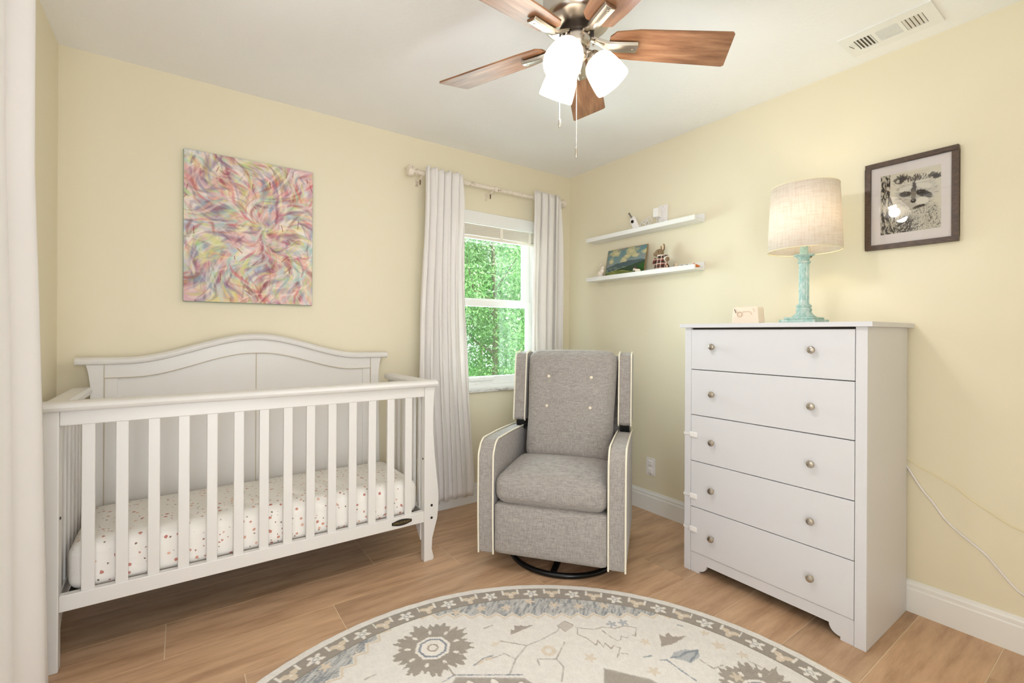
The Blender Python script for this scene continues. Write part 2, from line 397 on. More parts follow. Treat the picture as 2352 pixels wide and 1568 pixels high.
# ---------------------------------------------------------------- numpy painting helpers
def np_lin(a):
    a = np.clip(a, 0, 255) / 255.0
    return np.where(a <= 0.04045, a / 12.92, ((a + 0.055) / 1.055) ** 2.4)
def vnoise(x, y, seed=0):
    rs = np.random.RandomState(seed); T = rs.rand(256, 256)
    xi = np.floor(x).astype(int); yi = np.floor(y).astype(int); fx = x - xi; fy = y - yi
    fx = fx * fx * (3 - 2 * fx); fy = fy * fy * (3 - 2 * fy)
    g = lambda i, j: T[i % 256, j % 256]
    return (g(xi, yi) * (1 - fx) + g(xi + 1, yi) * fx) * (1 - fy) + (g(xi, yi + 1) * (1 - fx) + g(xi + 1, yi + 1) * fx) * fy
def fbm(x, y, seed=0, o=4):
    s = 0; a = 0.5; t = 0
    for k in range(o): s = s + a * vnoise(x * 2 ** k, y * 2 ** k, seed + k); t += a; a *= 0.5
    return s / t
def pip(x, y, poly):
    ins = np.zeros(x.shape, bool); n = len(poly)
    for i in range(n):
        x1, y1 = poly[i]; x2, y2 = poly[(i + 1) % n]
        if y1 == y2: continue
        c = ((y1 > y) != (y2 > y)) & (x < (x2 - x1) * (y - y1) / (y2 - y1) + x1); ins ^= c
    return ins
def dpl(x, y, pts, closed=False):
    d = np.full(x.shape, 1e9); P = list(pts) + ([pts[0]] if closed else [])
    for (x1, y1), (x2, y2) in zip(P[:-1], P[1:]):
        dx, dy = x2 - x1, y2 - y1; L = dx * dx + dy * dy + 1e-12
        t = np.clip(((x - x1) * dx + (y - y1) * dy) / L, 0, 1)
        d = np.minimum(d, np.hypot(x - x1 - t * dx, y - y1 - t * dy))
    return d
def put(img, mask, c, a=1.0):
    m = (np.clip(mask, 0, 1) * a)[..., None]; img[:] = img * (1 - m) + np.array(c, float) * m

def color_grid(name, img, origin, du, dv, mat, parent=None):
    """img[h,w,3] in sRGB 0-255, row 0 at the top; origin is the top-left corner, du/dv the full edges"""
    h, w = img.shape[:2]; ii, jj = np.meshgrid(np.arange(w) / (w - 1), np.arange(h) / (h - 1))
    o = np.array(origin); P = o + ii[..., None] * np.array(du) + jj[..., None] * np.array(dv)
    idx = np.arange(h * w).reshape(h, w)
    F = np.stack([idx[:-1, :-1], idx[1:, :-1], idx[1:, 1:], idx[:-1, 1:]], -1).reshape(-1, 4)
    me = bpy.data.meshes.new(name); me.vertices.add(h * w); me.vertices.foreach_set('co', P.reshape(-1).astype('f'))
    me.loops.add(F.size); me.loops.foreach_set('vertex_index', F.reshape(-1)); me.polygons.add(len(F))
    me.polygons.foreach_set('loop_start', np.arange(0, F.size, 4)); me.update(calc_edges=True)
    ca = me.color_attributes.new('Col', 'FLOAT_COLOR', 'POINT')
    rgba = np.ones((h * w, 4), 'f'); rgba[:, :3] = np_lin(img).reshape(-1, 3); ca.data.foreach_set('color', rgba.reshape(-1))
    me.materials.append(mat); ob = bpy.data.objects.new(name, me); COL.objects.link(ob)
    if parent: ob.parent = parent
    return ob

def paint_abstract():
    w, h = 300, 376; rs = np.random.RandomState(11); X, Y = np.meshgrid(np.arange(w), np.arange(h))
    img = np.zeros((h, w, 3)); img[:] = (226, 208, 196)
    for k, c in enumerate([(196, 208, 206), (236, 186, 170), (226, 222, 150), (186, 170, 190), (244, 224, 214), (176, 196, 214), (214, 170, 180)]):
        n = fbm(X / 70 + 9 * k, Y / 70, 20 + k, 3); put(img, np.clip((n - 0.52) * 7, 0, 0.75), c)
    cx, cy = 178, 175
    def field(x, y, a0):
        ang = math.atan2(y - cy, x - cx); q = math.hypot(x - cx, y - cy); sw = 1.1 * math.sin(ang * 3 + 0.8 + q / 60) + 1.0 * math.sin(x / 31 + y / 47) + 0.9 * math.sin(y / 29 - x / 53 + 2)
        return ang + sw * 0.55 + a0
    pal = [((248, 236, 226), 26), ((240, 214, 204), 12), ((232, 168, 150), 9), ((222, 138, 150), 7), ((214, 216, 118), 9), ((234, 226, 160), 7), ((138, 70, 86), 7), ((164, 92, 84), 6),
           ((150, 132, 158), 8), ((132, 148, 178), 6), ((166, 210, 190), 8), ((196, 214, 216), 8), ((176, 206, 120), 4), ((206, 84, 96), 3), ((112, 92, 108), 4)]
    cols = [p[0] for p in pal]; pr = np.array([p[1] for p in pal], float); pr /= pr.sum()
    def stroke(x, y, L, wd, c, al, a0, curve):
        n = int(L); a = field(x, y, a0)
        for i in range(n):
            t = i / max(1, n - 1); ww = max(0.7, wd * math.sin(PI * min(1, t * 0.9 + 0.08)) ** 0.7)
            k = int(ww + 2); x0, x1 = max(0, int(x) - k), min(w, int(x) + k + 1); y0, y1 = max(0, int(y) - k), min(h, int(y) + k + 1)
            if x0 < x1 and y0 < y1:
                xx, yy = X[y0:y1, x0:x1], Y[y0:y1, x0:x1]; m = np.clip(1 - np.hypot(xx - x, yy - y) / (ww * 1.25 + 0.6), 0, 1) ** 0.8 * al
                m = m * (0.55 + 0.45 * rs.rand(*m.shape)); p = img[y0:y1, x0:x1]; p[:] = p * (1 - m[..., None]) + np.array(c) * m[..., None]
            a = 0.8 * a + 0.2 * field(x, y, a0) + curve; x += math.cos(a); y += math.sin(a)
    for i in range(1700):
        c = cols[rs.choice(len(cols), p=pr)]; big = i < 500
        stroke(rs.rand() * w, rs.rand() * h, rs.uniform(18, 75), rs.uniform(4.0, 10.0) if i < 700 else rs.uniform(1.0, 4.0), np.array(c) + rs.uniform(-8, 8), 0.085 if i < 700 else 0.16,
               rs.normal(0, 0.55) + (PI if rs.rand() < 0.5 else 0), rs.normal(0, 0.03))
    for (x, y, L, wd, c) in [(178, 175, 130, 4, (222, 222, 140)), (178, 175, 110, 3, (206, 216, 120)), (30, 110, 150, 3, (204, 214, 120)), (212, 190, 60, 8, (140, 66, 84)), (225, 250, 40, 9, (206, 72, 88)),
                            (150, 130, 40, 5, (140, 60, 78)), (130, 215, 60, 6, (146, 92, 100)), (30, 325, 70, 6, (128, 58, 66)), (40, 290, 60, 6, (150, 80, 70)), (200, 310, 60, 5, (146, 60, 74)), (50, 60, 60, 7, (150, 90, 84))]:
        stroke(x, y, L, wd * 1.1, c, 0.055, 0.1, 0.012)
    for _ in range(26):
        x, y = rs.rand() * w, rs.rand() * h; a = rs.uniform(0.6, 2.4); q = rs.uniform(8, 22)
        d = dpl(X.astype(float), Y.astype(float), [(x, y), (x + q * math.cos(a), y + q * math.sin(a))]); put(img, np.clip(1.3 - d, 0, 1), (136, 46, 56), 0.7)
    return np.clip((img - 205) * 1.0 + 198, 0, 255)

def paint_landscape():
    w, h = 300, 184; X, Y = np.meshgrid(np.arange(w) / w, np.arange(h) / h); img = np.zeros((h, w, 3)); rs = np.random.RandomState(4)
    t = Y[..., None]; img[:] = np.array((96, 130, 136)) * (1 - t) + np.array((148, 152, 144)) * t * 1.0
    put(img, np.clip((fbm(X * 5, Y * 6, 5) - 0.45) * 4, 0, 0.8), (134, 134, 130))
    for cx, cy, rx, ry in [(0.22, 0.13, 0.15, 0.13), (0.13, 0.4, 0.07, 0.12), (0.62, 0.14, 0.17, 0.17), (0.45, 0.4, 0.09, 0.12), (0.97, 0.22, 0.1, 0.1), (0.52, 0.3, 0.1, 0.09), (0.75, 0.3, 0.1, 0.07)]:
        d = np.hypot((X - cx) / rx, (Y - cy) / ry) + (fbm(X * 14, Y * 14, 9) - 0.5) * 1.1; put(img, np.clip((1 - d) * 3, 0, 0.85), (188, 176, 132)); put(img, np.clip((0.55 - d) * 3, 0, 0.6), (206, 196, 154))
    n = fbm(X * 8, Y * 0 + 1, 3)
    r1 = 0.60 - 0.10 * np.sin(X * 3.0 - 0.2) - 0.07 * X + (n - 0.5) * 0.05; put(img, (Y > r1) * 1.0, (72, 88, 92))
    r2 = 0.64 - 0.02 * X + (n - 0.5) * 0.05; put(img, np.clip((Y > r2) * (fbm(X * 10, Y * 20, 6) > 0.52), 0, 1) * 0.7, (128, 142, 118))
    r3 = 0.88 - 0.40 * np.clip(X - 0.1, 0, 1) ** 0.7 + (fbm(X * 10, Y * 0, 8) - 0.5) * 0.06; put(img, (Y > r3) * 1.0, (44, 66, 40)); put(img, np.clip((Y > r3) * (fbm(X * 22, Y * 22, 2) - 0.45) * 6, 0, 0.8), (42, 64, 40))
    r4 = 0.82 - 0.07 * np.sin(X * 5); put(img, (Y > r4) * 1.0, (104, 114, 52)); put(img, np.clip((Y > r4) * (fbm(X * 12, Y * 40, 12) - 0.5) * 8, 0, 0.8), (170, 166, 92))
    put(img, (Y > 0.91 + (fbm(X * 18, Y * 0, 14) - 0.5) * 0.12) * 1.0, (30, 66, 22))
    for cx, cy, r, c in [(0.02, 0.96, 0.08, (26, 54, 14)), (0.24, 0.99, 0.06, (34, 76, 30)), (0.58, 0.93, 0.04, (40, 74, 26)), (0.95, 0.8, 0.12, (28, 78, 10)), (0.36, 0.94, 0.03, (200, 176, 110)), (0.11, 0.93, 0.025, (156, 74, 44))]:
        put(img, np.clip((r - np.hypot(X - cx, (Y - cy) * 0.64)) * 60 + (fbm(X * 40, Y * 40, 3) - 0.5) * 2, 0, 1), c)
    return img

def paint_raccoon():
    w, h = 280, 362; X, Y = np.meshgrid(np.arange(w) / w, np.arange(h) / h); img = np.zeros((h, w, 3)); img[:] = (226, 218, 196)
    dx, dy = X - 0.57, (Y - 0.48) * 1.29; rad = np.hypot(dx, dy); ang = np.arctan2(dy, dx)
    hair = 0.6 * fbm(ang * 26 + 60, rad * 16 + 60, 31, 3) + 0.4 * fbm(ang * 60 + 60, rad * 26 + 60, 33, 2)      # strands radiating from the nose
    N = fbm(X * 90, Y * 90, 3, 3)
    def el(cx, cy, rx, ry, soft=3, n=0.5, rot=0.0):
        c, s_ = math.cos(rot), math.sin(rot); u = ((X - cx) * c + (Y - cy) * s_) / rx; v = (-(X - cx) * s_ + (Y - cy) * c) / ry
        return np.clip((1 - np.hypot(u, v) + (hair - 0.5) * n * 2) * soft, 0, 1)
    # body
    body = el(0.70, 0.98, 0.44, 0.46, 5, 0.15); put(img, body * 0.7, (206, 199, 180)); flick = fbm(X * 70 + Y * 50 + 20, Y * 46 - X * 26 + 60, 35, 3)
    put(img, body * np.clip((flick - 0.60) * 12, 0, 0.7), (92, 84, 70))
    dk = el(0.42, 0.90, 0.22, 0.20, 2, 0.3); put(img, dk * np.clip((flick - 0.34) * 6, 0, 0.92), (58, 50, 40))
    dd = dpl(X, Y, [(0.90, 0.64), (0.84, 0.78), (0.80, 0.92)]); put(img, np.clip(1 - dd * 18, 0, 1) * np.clip((flick - 0.42) * 5, 0, 0.7), (98, 90, 76))
    # head
    put(img, el(0.60, 0.38, 0.37, 0.27, 6, 0.12), (212, 205, 188)); put(img, el(0.60, 0.38, 0.37, 0.27, 6, 0.12) * np.clip((hair - 0.52) * 5, 0, 0.55), (128, 119, 102))
    # ears and crown tufts
    for ex, ey, rx, ry, ro in [(0.35, 0.115, 0.13, 0.075, -0.25), (0.90, 0.165, 0.12, 0.060, 0.1)]:
        put(img, el(ex, ey, rx, ry, 4, 0.6, ro), (110, 101, 86)); put(img, el(ex + 0.02, ey + 0.005, rx * 0.7, ry * 0.65, 4, 0.6, ro), (52, 45, 37)); put(img, el(ex - 0.05, ey + 0.025, rx * 0.25, ry * 0.4, 4, 0.5), (200, 190, 168))
    put(img, el(0.63, 0.135, 0.22, 0.055, 3, 1.1) * np.clip((hair - 0.38) * 6, 0, 0.9), (84, 75, 62)); put(img, el(0.60, 0.205, 0.30, 0.018, 3, 0.6), (228, 220, 200))
    # forehead stripe, brows
    put(img, el(0.565, 0.30, 0.05, 0.13, 3, 0.7), (74, 64, 53)); put(img, el(0.43, 0.285, 0.13, 0.045, 4, 0.3, -0.15), (224, 217, 198)); put(img, el(0.74, 0.285, 0.15, 0.05, 4, 0.3, 0.25), (228, 221, 203))
    # mask
    put(img, el(0.43, 0.375, 0.115, 0.048, 5, 0.35, 0.1), (62, 53, 44)); put(img, el(0.73, 0.415, 0.165, 0.062, 5, 0.35, 0.42), (50, 42, 35))
    # muzzle
    put(img, el(0.70, 0.53, 0.12, 0.075, 4, 0.15), (234, 227, 210)); put(img, el(0.56, 0.42, 0.05, 0.10, 3, 0.3), (132, 121, 104)); put(img, el(0.56, 0.505, 0.048, 0.036, 6, 0.1), (44, 37, 32)); put(img, el(0.552, 0.495, 0.016, 0.010, 5, 0), (176, 168, 154))
    put(img, el(0.65, 0.612, 0.13, 0.026, 3, 0.8, -0.15), (66, 57, 47))
    for ex, ey in ((0.452, 0.372), (0.668, 0.385)):
        put(img, np.clip((0.022 - np.hypot(X - ex, (Y - ey) * 1.29)) * 120, 0, 1), (18, 14, 12)); put(img, np.clip((0.008 - np.hypot(X - ex + 0.006, (Y - ey + 0.007) * 1.29)) * 200, 0, 1), (242, 238, 226))
    for a_ in (-0.10, -0.02, 0.06, 0.14, 0.22):
        q = dpl(X, Y, [(0.72, 0.47 + a_ * 0.2), (0.92, 0.475 + a_ * 0.42)]); put(img, np.clip((0.0035 - q) * 500, 0, 1), (238, 232, 216), 0.9)
    # tree trunk at the left
    edge = 0.165 + 0.09 * np.clip((Y - 0.35) / 0.3, 0, 1); tree = (X < edge) * 1.0
    bark = fbm(X * 62 + fbm(X * 10, Y * 14, 40) * 5, Y * 17, 41, 3); put(img, tree, (206, 196, 172)); put(img, tree * np.clip((bark - 0.47) * 16, 0, 1), (58, 48, 38))
    return img

# ================================================================= THE ROOM
RX0, RY0, H = -3.01, -3.42, 2.44
WX0, WX1, WZ0, WZ1 = -1.16, -0.30, 0.785, 2.04       # back window opening
LY0, LY1, LZ0, LZ1 = -2.35, -1.55, 0.75, 2.05         # opening of the added left window, outside the view
def build_room():
    # floor: one mesh of tiles over a grout bed
    rs = random.Random(5); m = MB(); tints = []
    m.cur = 1; m.box(RX0 - 0.02, 0.02, RY0 - 0.6, 0.02, -0.06, -0.0015); m.cur = 0
    L, Wd, g = 1.22, 0.248, 0.0018; joints = {0: -1.755, 1: -1.39, 2: -2.02, 3: -1.16, 4: -0.57, 5: -1.45, 6: -0.9, 7: -1.9}
    nb = len(m.f)
    for k in range(-1, 16):
        y1 = -0.227 - Wd * k; y0 = y1 - Wd; y0c, y1c = max(y0, RY0 - 0.6), min(y1, 0.0)
        if y1c - y0c < 0.01: continue
        j = joints.get(k, rs.uniform(-2.5, -1.3)); x = j
        while x > RX0: x -= L
        while x < 0:
            a, b = max(x, RX0), min(x + L, 0.0); x += L
            if b - a < 0.005: continue
            m.box(a + g, b - g, y0c + g, y1c - g, -0.004, 0.0); tints += [(rs.random(), rs.random(), rs.random())] * 6
    me_o = m.build('floor', [M['tile'], M['grout']], smooth=False, fixn=False); me = me_o.data
    ca = me.color_attributes.new('Tint', 'FLOAT_COLOR', 'CORNER'); arr = []
    for p in me.polygons:
        c = (0.5, 0.5, 0.5) if p.index < nb else tints[p.index - nb]
        arr += list(c + (1,)) * p.loop_total
    ca.data.foreach_set('color', arr)
    struct(me_o, 'pale brown wood-look plank tile floor with cream grout lines', 'floor')
    struct(MB().box(RX0 - 1.0, 1.0, RY0 - 1.6, 0.45, H, H + 0.12).build('ceiling', M['ceiling'], smooth=False), 'white textured ceiling', 'ceiling')  # overhang beyond the walls is an added, unseen eave that blocks the sun
    t = 0.14
    m = MB(); m.box(RX0 - t, WX0, 0, t, 0, H); m.box(WX1, t, 0, t, 0, H); m.box(WX0, WX1, 0, t, 0, WZ0); m.box(WX0, WX1, 0, t, WZ1, H)
    struct(m.build('wall_back', M['wall'], smooth=False), 'pale yellow wall behind the crib with the window', 'wall')
    struct(MB().box(0, t, RY0 - 0.6, 0, 0, H).build('wall_right', M['wall'], smooth=False), 'pale yellow wall behind the dresser', 'wall')
    m = MB(); m.box(RX0 - t, RX0, LY1, 0, 0, H); m.box(RX0 - t, RX0, RY0 - t, LY0, 0, H); m.box(RX0 - t, RX0, LY0, LY1, 0, LZ0); m.box(RX0 - t, RX0, LY0, LY1, LZ1, H)
    struct(m.build('wall_left', M['wall'], smooth=False), 'pale yellow wall at the left beside the crib', 'wall')
    m = MB(); m.box(RX0, -2.93, RY0 - 0.12, RY0, 0, H); m.box(-2.03, 0, RY0 - 0.12, RY0, 0, H); m.box(-2.93, -2.03, RY0 - 0.12, RY0, 2.1, H)  # doorway gap added out of view to let fill light in
    struct(m.build('wall_front', M['wall'], smooth=False), 'pale yellow wall with an added doorway behind the camera', 'wall')
    # baseboards with a moulded top
    prof = [(0, 0), (-0.014, 0), (-0.014, 0.098), (-0.011, 0.104), (-0.011, 0.118), (-0.007, 0.126), (-0.005, 0.135), (0, 0.135)]
    struct(MB().prism([(p[0], p[1]) for p in prof], 'y', RY0, 0).build('baseboard_right', M['white_trim'], smooth=False), 'white moulded baseboard along the right wall', 'baseboard')
    struct(MB().prism([(p[0], p[1]) for p in prof], 'x', RX0 + 0.014, -0.014).build('baseboard_back', M['white_trim'], smooth=False), 'white moulded baseboard under the window', 'baseboard')
    struct(MB().prism([(RX0 - p[0], p[1]) for p in prof], 'y', RY0, 0).build('baseboard_left', M['white_trim'], smooth=False), 'white moulded baseboard behind the crib end', 'baseboard')
build_room()

def sash(m, x0, x1, z0, z1, y0, y1, st, rb, rt):
    m.box(x0, x0 + st, y0, y1, z0, z1); m.box(x1 - st, x1, y0, y1, z0, z1); m.box(x0 + st, x1 - st, y0, y1, z0, z0 + rb); m.box(x0 + st, x1 - st, y0, y1, z1 - rt, z1)
def build_window():
    f = MB(); sash(f, WX0, WX1, WZ0, WZ1, 0.035, 0.12, 0.045, 0.03, 0.05)
    w = struct(f.build('window_1', M['white_trim'], smooth=False, bevel=0.002), 'white double-hung window looking onto trees', 'window')
    a = MB(); sash(a, WX0 + 0.045, WX1 - 0.045, 1.385, WZ1 - 0.05, 0.082, 0.106, 0.062, 0.05, 0.04); a.build('upper_sash', M['white_trim'], w, smooth=False, bevel=0.002)
    b = MB(); sash(b, WX0 + 0.045, WX1 - 0.045, WZ0 + 0.03, 1.42, 0.045, 0.075, 0.045, 0.055, 0.045); lo = b.build('lower_sash', M['white_trim'], w, smooth=False, bevel=0.002)
    h = MB(); h.box(-0.90, -0.70, 0.034, 0.046, 0.842, 0.862); h.box(-0.80, -0.795, 0.030, 0.046, 0.835, 0.866); h.box(-0.85, -0.72, 0.036, 0.046, 0.815, 0.823); h.build('sash_lift', M['white_trim'], lo, smooth=False, bevel=0.001)
    MB().box(WX0 + 0.1, WX1 - 0.1, 0.093, 0.096, 1.43, WZ1 - 0.09).build('upper_pane', M['glass'], w, smooth=False)
    MB().box(WX0 + 0.09, WX1 - 0.09, 0.058, 0.061, WZ0 + 0.085, 1.376).build('lower_pane', M['glass'], w, smooth=False)
    MB().box(WX0 - 0.01, WX1 + 0.01, -0.022, 0.036, WZ0 - 0.018, WZ0 + 0.002).build('window_sill', M['marble'], w, smooth=False, bevel=0.003)
    # second window, added outside the view to bring in light from the left
    f = MB()
    for (y0, y1, z0, z1) in ((LY0, LY0 + 0.05, LZ0, LZ1), (LY1 - 0.05, LY1, LZ0, LZ1), (LY0, LY1, LZ0, LZ0 + 0.05), (LY0, LY1, LZ1 - 0.05, LZ1), (LY0, LY1, 1.30, 1.34)): f.box(RX0 - 0.11, RX0 - 0.05, y0, y1, z0, z1)
    w2 = struct(f.build('added_window', M['white_trim'], smooth=False), 'white window added out of view in the left wall', 'window')
    # roller-up slat blind
    bl = empty('window_blind', (-0.73, 0.01, 1.95), label='raised cream slatted blind with a white valance at the window top', cat='blind')
    def P(m, n, mt, **k):
        o = m.build(n, mt, bl, **k); o.location = (0.73, -0.01, -1.95); return o
    P(MB().box(WX0 + 0.003, WX1 - 0.003, -0.012, 0.004, 1.950, 2.036), 'valance', M['white_trim'], smooth=False, bevel=0.003)
    s = MB(); z = 1.872
    while z < 1.945: s.box(WX0 + 0.012, WX1 - 0.012, 0.006, 0.032, z, z + 0.0035); z += 0.0052
    P(s, 'slat_stack', M['blind'], smooth=False)
    P(MB().box(WX0 + 0.012, WX1 - 0.012, 0.005, 0.033, 1.848, 1.868), 'bottom_rail', M['blind'], smooth=False, bevel=0.003)
    for x in (-0.98, -0.66, -0.40): P(MB().box(x - 0.012, x + 0.012, 0.0035, 0.006, 1.862, 1.948), 'ladder_tape', M['blind'], smooth=False)
build_window()

# ---------------------------------------------------------------- outside
def build_tree(loc, h, rad, n, label, seed):
    n = int(n * 2.6)
    rs = np.random.RandomState(seed); root = empty('leafy_tree', loc, label=label, cat='tree', group='trees outside the window')
    m = MB(); m.tube([(0, 0, 0), (0.05, 0.03, h * 0.35), (-0.03, 0, h * 0.7), (0, 0.02, h * 0.95)], [0.05, 0.035, 0.02, 0.006], 8)
    m.build('trunk', M['bark'], root)
    for k in range(7):
        a = rs.rand() * 2 * PI; z = h * rs.uniform(0.2, 0.8); L = rad * rs.uniform(0.7, 1.0)
        m = MB(); m.tube([(0, 0, z), (L * 0.5 * math.cos(a), L * 0.5 * math.sin(a), z + 0.15), (L * math.cos(a + 0.3), L * math.sin(a + 0.3), z + 0.5)], [0.022, 0.014, 0.004], 6); m.build('branch', M['bark'], root)
    nc = 60; cc = rs.normal(0, 1, (nc, 3)); cc /= np.linalg.norm(cc, axis=1)[:, None]; cc *= rs.uniform(0.55, 1, (nc, 1)); cc *= (rad, rad * 0.8, h * 0.5); cc[:, 2] += h * 0.52
    c = cc[rs.randint(0, nc, n)] + rs.normal(0, 0.19, (n, 3)); c[:, 2] = np.maximum(c[:, 2], 0.05)
    a = rs.normal(0, 1, (n, 3)); a /= np.linalg.norm(a, axis=1)[:, None]; b = rs.normal(0, 1, (n, 3)); b -= a * (a * b).sum(1)[:, None]; b /= np.linalg.norm(b, axis=1)[:, None]
    L = rs.uniform(0.016, 0.032, (n, 1)); Wd = L * 0.42; nn = np.cross(a, b)
    V = np.stack([c - a * L, c + b * Wd + nn * 0.006, c + a * L, c - b * Wd + nn * 0.006], 1).reshape(-1, 3)
    F = np.arange(4 * n).reshape(n, 4)
    me = bpy.data.meshes.new('foliage'); me.vertices.add(4 * n); me.vertices.foreach_set('co', V.reshape(-1).astype('f')); me.loops.add(4 * n); me.loops.foreach_set('vertex_index', F.reshape(-1))
    me.polygons.add(n); me.polygons.foreach_set('loop_start', np.arange(0, 4 * n, 4)); me.update(calc_edges=True); me.materials.append(M['leaf'])
    o = bpy.data.objects.new('foliage', me); COL.objects.link(o); o.parent = root
def build_outside():
    struct(MB().box(-6, 9, 0.5, 14, -0.35, -0.30).build('lawn', M['lawn'], smooth=False), 'green lawn outside the window', 'lawn')
    build_tree((0.90, 2.5, -0.3), 4.2, 0.85, 17000, 'dense green tree directly outside the window, at the left of the pane', 1)
    build_tree((2.70, 4.0, -0.3), 5.0, 1.05, 17000, 'pale green tree outside the window, at the right of the pane', 2)
    build_tree((0.40, 5.9, -0.3), 5.6, 1.2, 12000, 'farther green tree behind the two trees outside the window', 3)
    build_tree((3.70, 7.4, -0.3), 7.0, 2.2, 26000, 'farthest green tree closing the view outside the window', 4)
build_outside()

# ---------------------------------------------------------------- curtains
def curtain(name, mapf, label, nu=90, nv=50, parts=True, cat='curtain', group=None):
    m = MB(); m.surf(mapf, nu, nv)
    o = m.build(name, M['curtain'], solid=0.003, angle=80, fixn=False); return tag(o, label, cat, group)
def build_curtains():
    def left(u, v):   # v 0 top, 1 bottom
        z = 2.215 + (0.105 - 2.215) * v
        e = ss(0, 0.5, v)
        x0 = -1.329 + (-1.372 + 1.329) * e + 0.02 * ss(0.6, 1, v); x1 = -1.076 + (0.080) * ss(0.0, 1, v)
        s = x0 + (x1 - x0) * u
        ph = 5.0 + 0.5 * math.sin(3 * v); amp = 0.020 + 0.016 * ss(0, 0.4, v) * (0.7 + 0.5 * math.sin(5 * u + 1))
        w = math.sin(2 * PI * ph * u + 0.7 * math.sin(4 * v + 2 * u)); w = math.copysign(abs(w) ** 0.8, w)
        return (s + 0.014 * math.sin(4 * PI * ph * u), -0.138 - amp * w - 0.008 * math.sin(9 * u + 5 * v), z + 0.006 * math.sin(2 * PI * ph * u))
    curtain('window_curtain', left, 'long white curtain at the left of the window, beside the crib', 140, 60)
    def right(u, v):
        z = 2.222 + (0.105 - 2.222) * v; x0 = -0.466 - 0.03 * ss(0, 0.4, v); x1 = -0.216 + 0.006 * v
        s = x0 + (x1 - x0) * u; ph = 4.0 + 0.4 * math.sin(2 * v); amp = 0.019 + 0.014 * ss(0, 0.4, v)
        w = math.sin(2 * PI * ph * (u ** 1.3) + 0.6 * math.sin(3 * v)); w = math.copysign(abs(w) ** 0.8, w)
        return (s + 0.010 * math.sin(4 * PI * ph * u), -0.136 - amp * w, z + 0.005 * math.sin(2 * PI * ph * u))
    curtain('window_curtain', right, 'long white curtain at the right of the window, behind the armchair', 120, 50)
    def near(u, v):
        z = 2.30 + (0.012 - 2.30) * v
        zz = [(2.30, -0.875), (1.62, -0.875), (1.27, -0.80), (0.85, -0.735), (0.1, -0.665), (0, -0.655)]
        for (za, ya), (zb, yb) in zip(zz[:-1], zz[1:]):
            if z <= za and z >= zb: y0 = ya + (yb - ya) * (za - z) / (za - zb); break
        else: y0 = -0.655
        y = y0 + (-1.52 - y0) * u
        w = math.sin(2 * PI * 3.6 * u + 1.5 + 0.5 * math.sin(3 * v))
        return (-2.925 + 0.028 * w * ss(0, 0.06, u) - 0.012 * math.sin(14 * u), y, z)
    curtain('floor_length_curtain', near, 'white floor-length curtain hanging at the left edge, in front of the crib end', 120, 60)
    # rod over the window
    rd = empty('curtain_rod', (-0.77, -0.088, 2.19), label='worn cream wooden curtain rod with ball finials above the window', cat='curtain rod')
    def P(m, n, mt, par=rd, **k):
        o = m.build(n, mt, par, **k)
        if par is rd: o.location = (0.77, 0.088, -2.19)
        return o
    RXm = Matrix.Rotation(R(90), 4, 'Y')
    P(MB().tube([(-1.36, -0.088, 2.19), (-0.18, -0.088, 2.19)], 0.014, 16), 'rod', M['rod'])
    P(MB().lathe([(0.016, -0.012), (0.019, -0.006), (0.019, 0.006), (0.016, 0.012)], 20, (-0.775, -0.088, 2.19), RXm), 'joint_ring', M['rod'])
    fin = [(0.013, 0), (0.020, 0.005), (0.020, 0.013), (0.013, 0.019), (0.014, 0.03), (0.030, 0.036), (0.037, 0.05), (0.036, 0.062), (0.028, 0.072), (0.01, 0.076), (0, 0.0765)]
    P(MB().lathe(fin, 24, (-1.355, -0.088, 2.19), Matrix.Rotation(R(-90), 4, 'Y')), 'finial', M['rod'])
    fin2 = [(0.013, 0), (0.015, 0.008), (0.028, 0.016), (0.032, 0.032), (0.028, 0.046), (0.012, 0.055), (0, 0.056)]
    P(MB().lathe(fin2, 24, (-0.182, -0.088, 2.19), RXm), 'finial', M['rod'])
    for x in (-1.33, -0.80, -0.20):
        m = MB(); m.tube([(x, 0, 2.16), (x, -0.05, 2.158), (x, -0.088, 2.168), (x, -0.10, 2.18)], 0.006, 8); m.box(x - 0.008, x + 0.008, -0.006, 0, 2.125, 2.175)
        P(m, 'bracket', M['rod'])
        P(MB().tube([(x, -0.06, 2.155), (x, -0.062, 2.14), (x, -0.058, 2.125)], 0.004, 6), 'bracket_screw', M['bracket_brown'])
    # rod for the near curtain, just above the picture
    r2 = empty('curtain_rod', (-2.925, -1.2, 2.30), label='plain white curtain rod holding the floor-length curtain at the left edge', cat='curtain rod')
    o = MB().tube([(-2.925, -0.80, 2.305), (-2.925, -3.3, 2.305)], 0.012, 12).build('rod', M['white_trim'], r2); o.location = (2.925, 1.2, -2.30)
    for y in (-0.83, -3.25):
        o = MB().box(RX0, -2.925, y - 0.01, y + 0.01, 2.285, 2.296).build('bracket', M['white_trim'], r2, smooth=False); o.location = (2.925, 1.2, -2.30)
build_curtains()

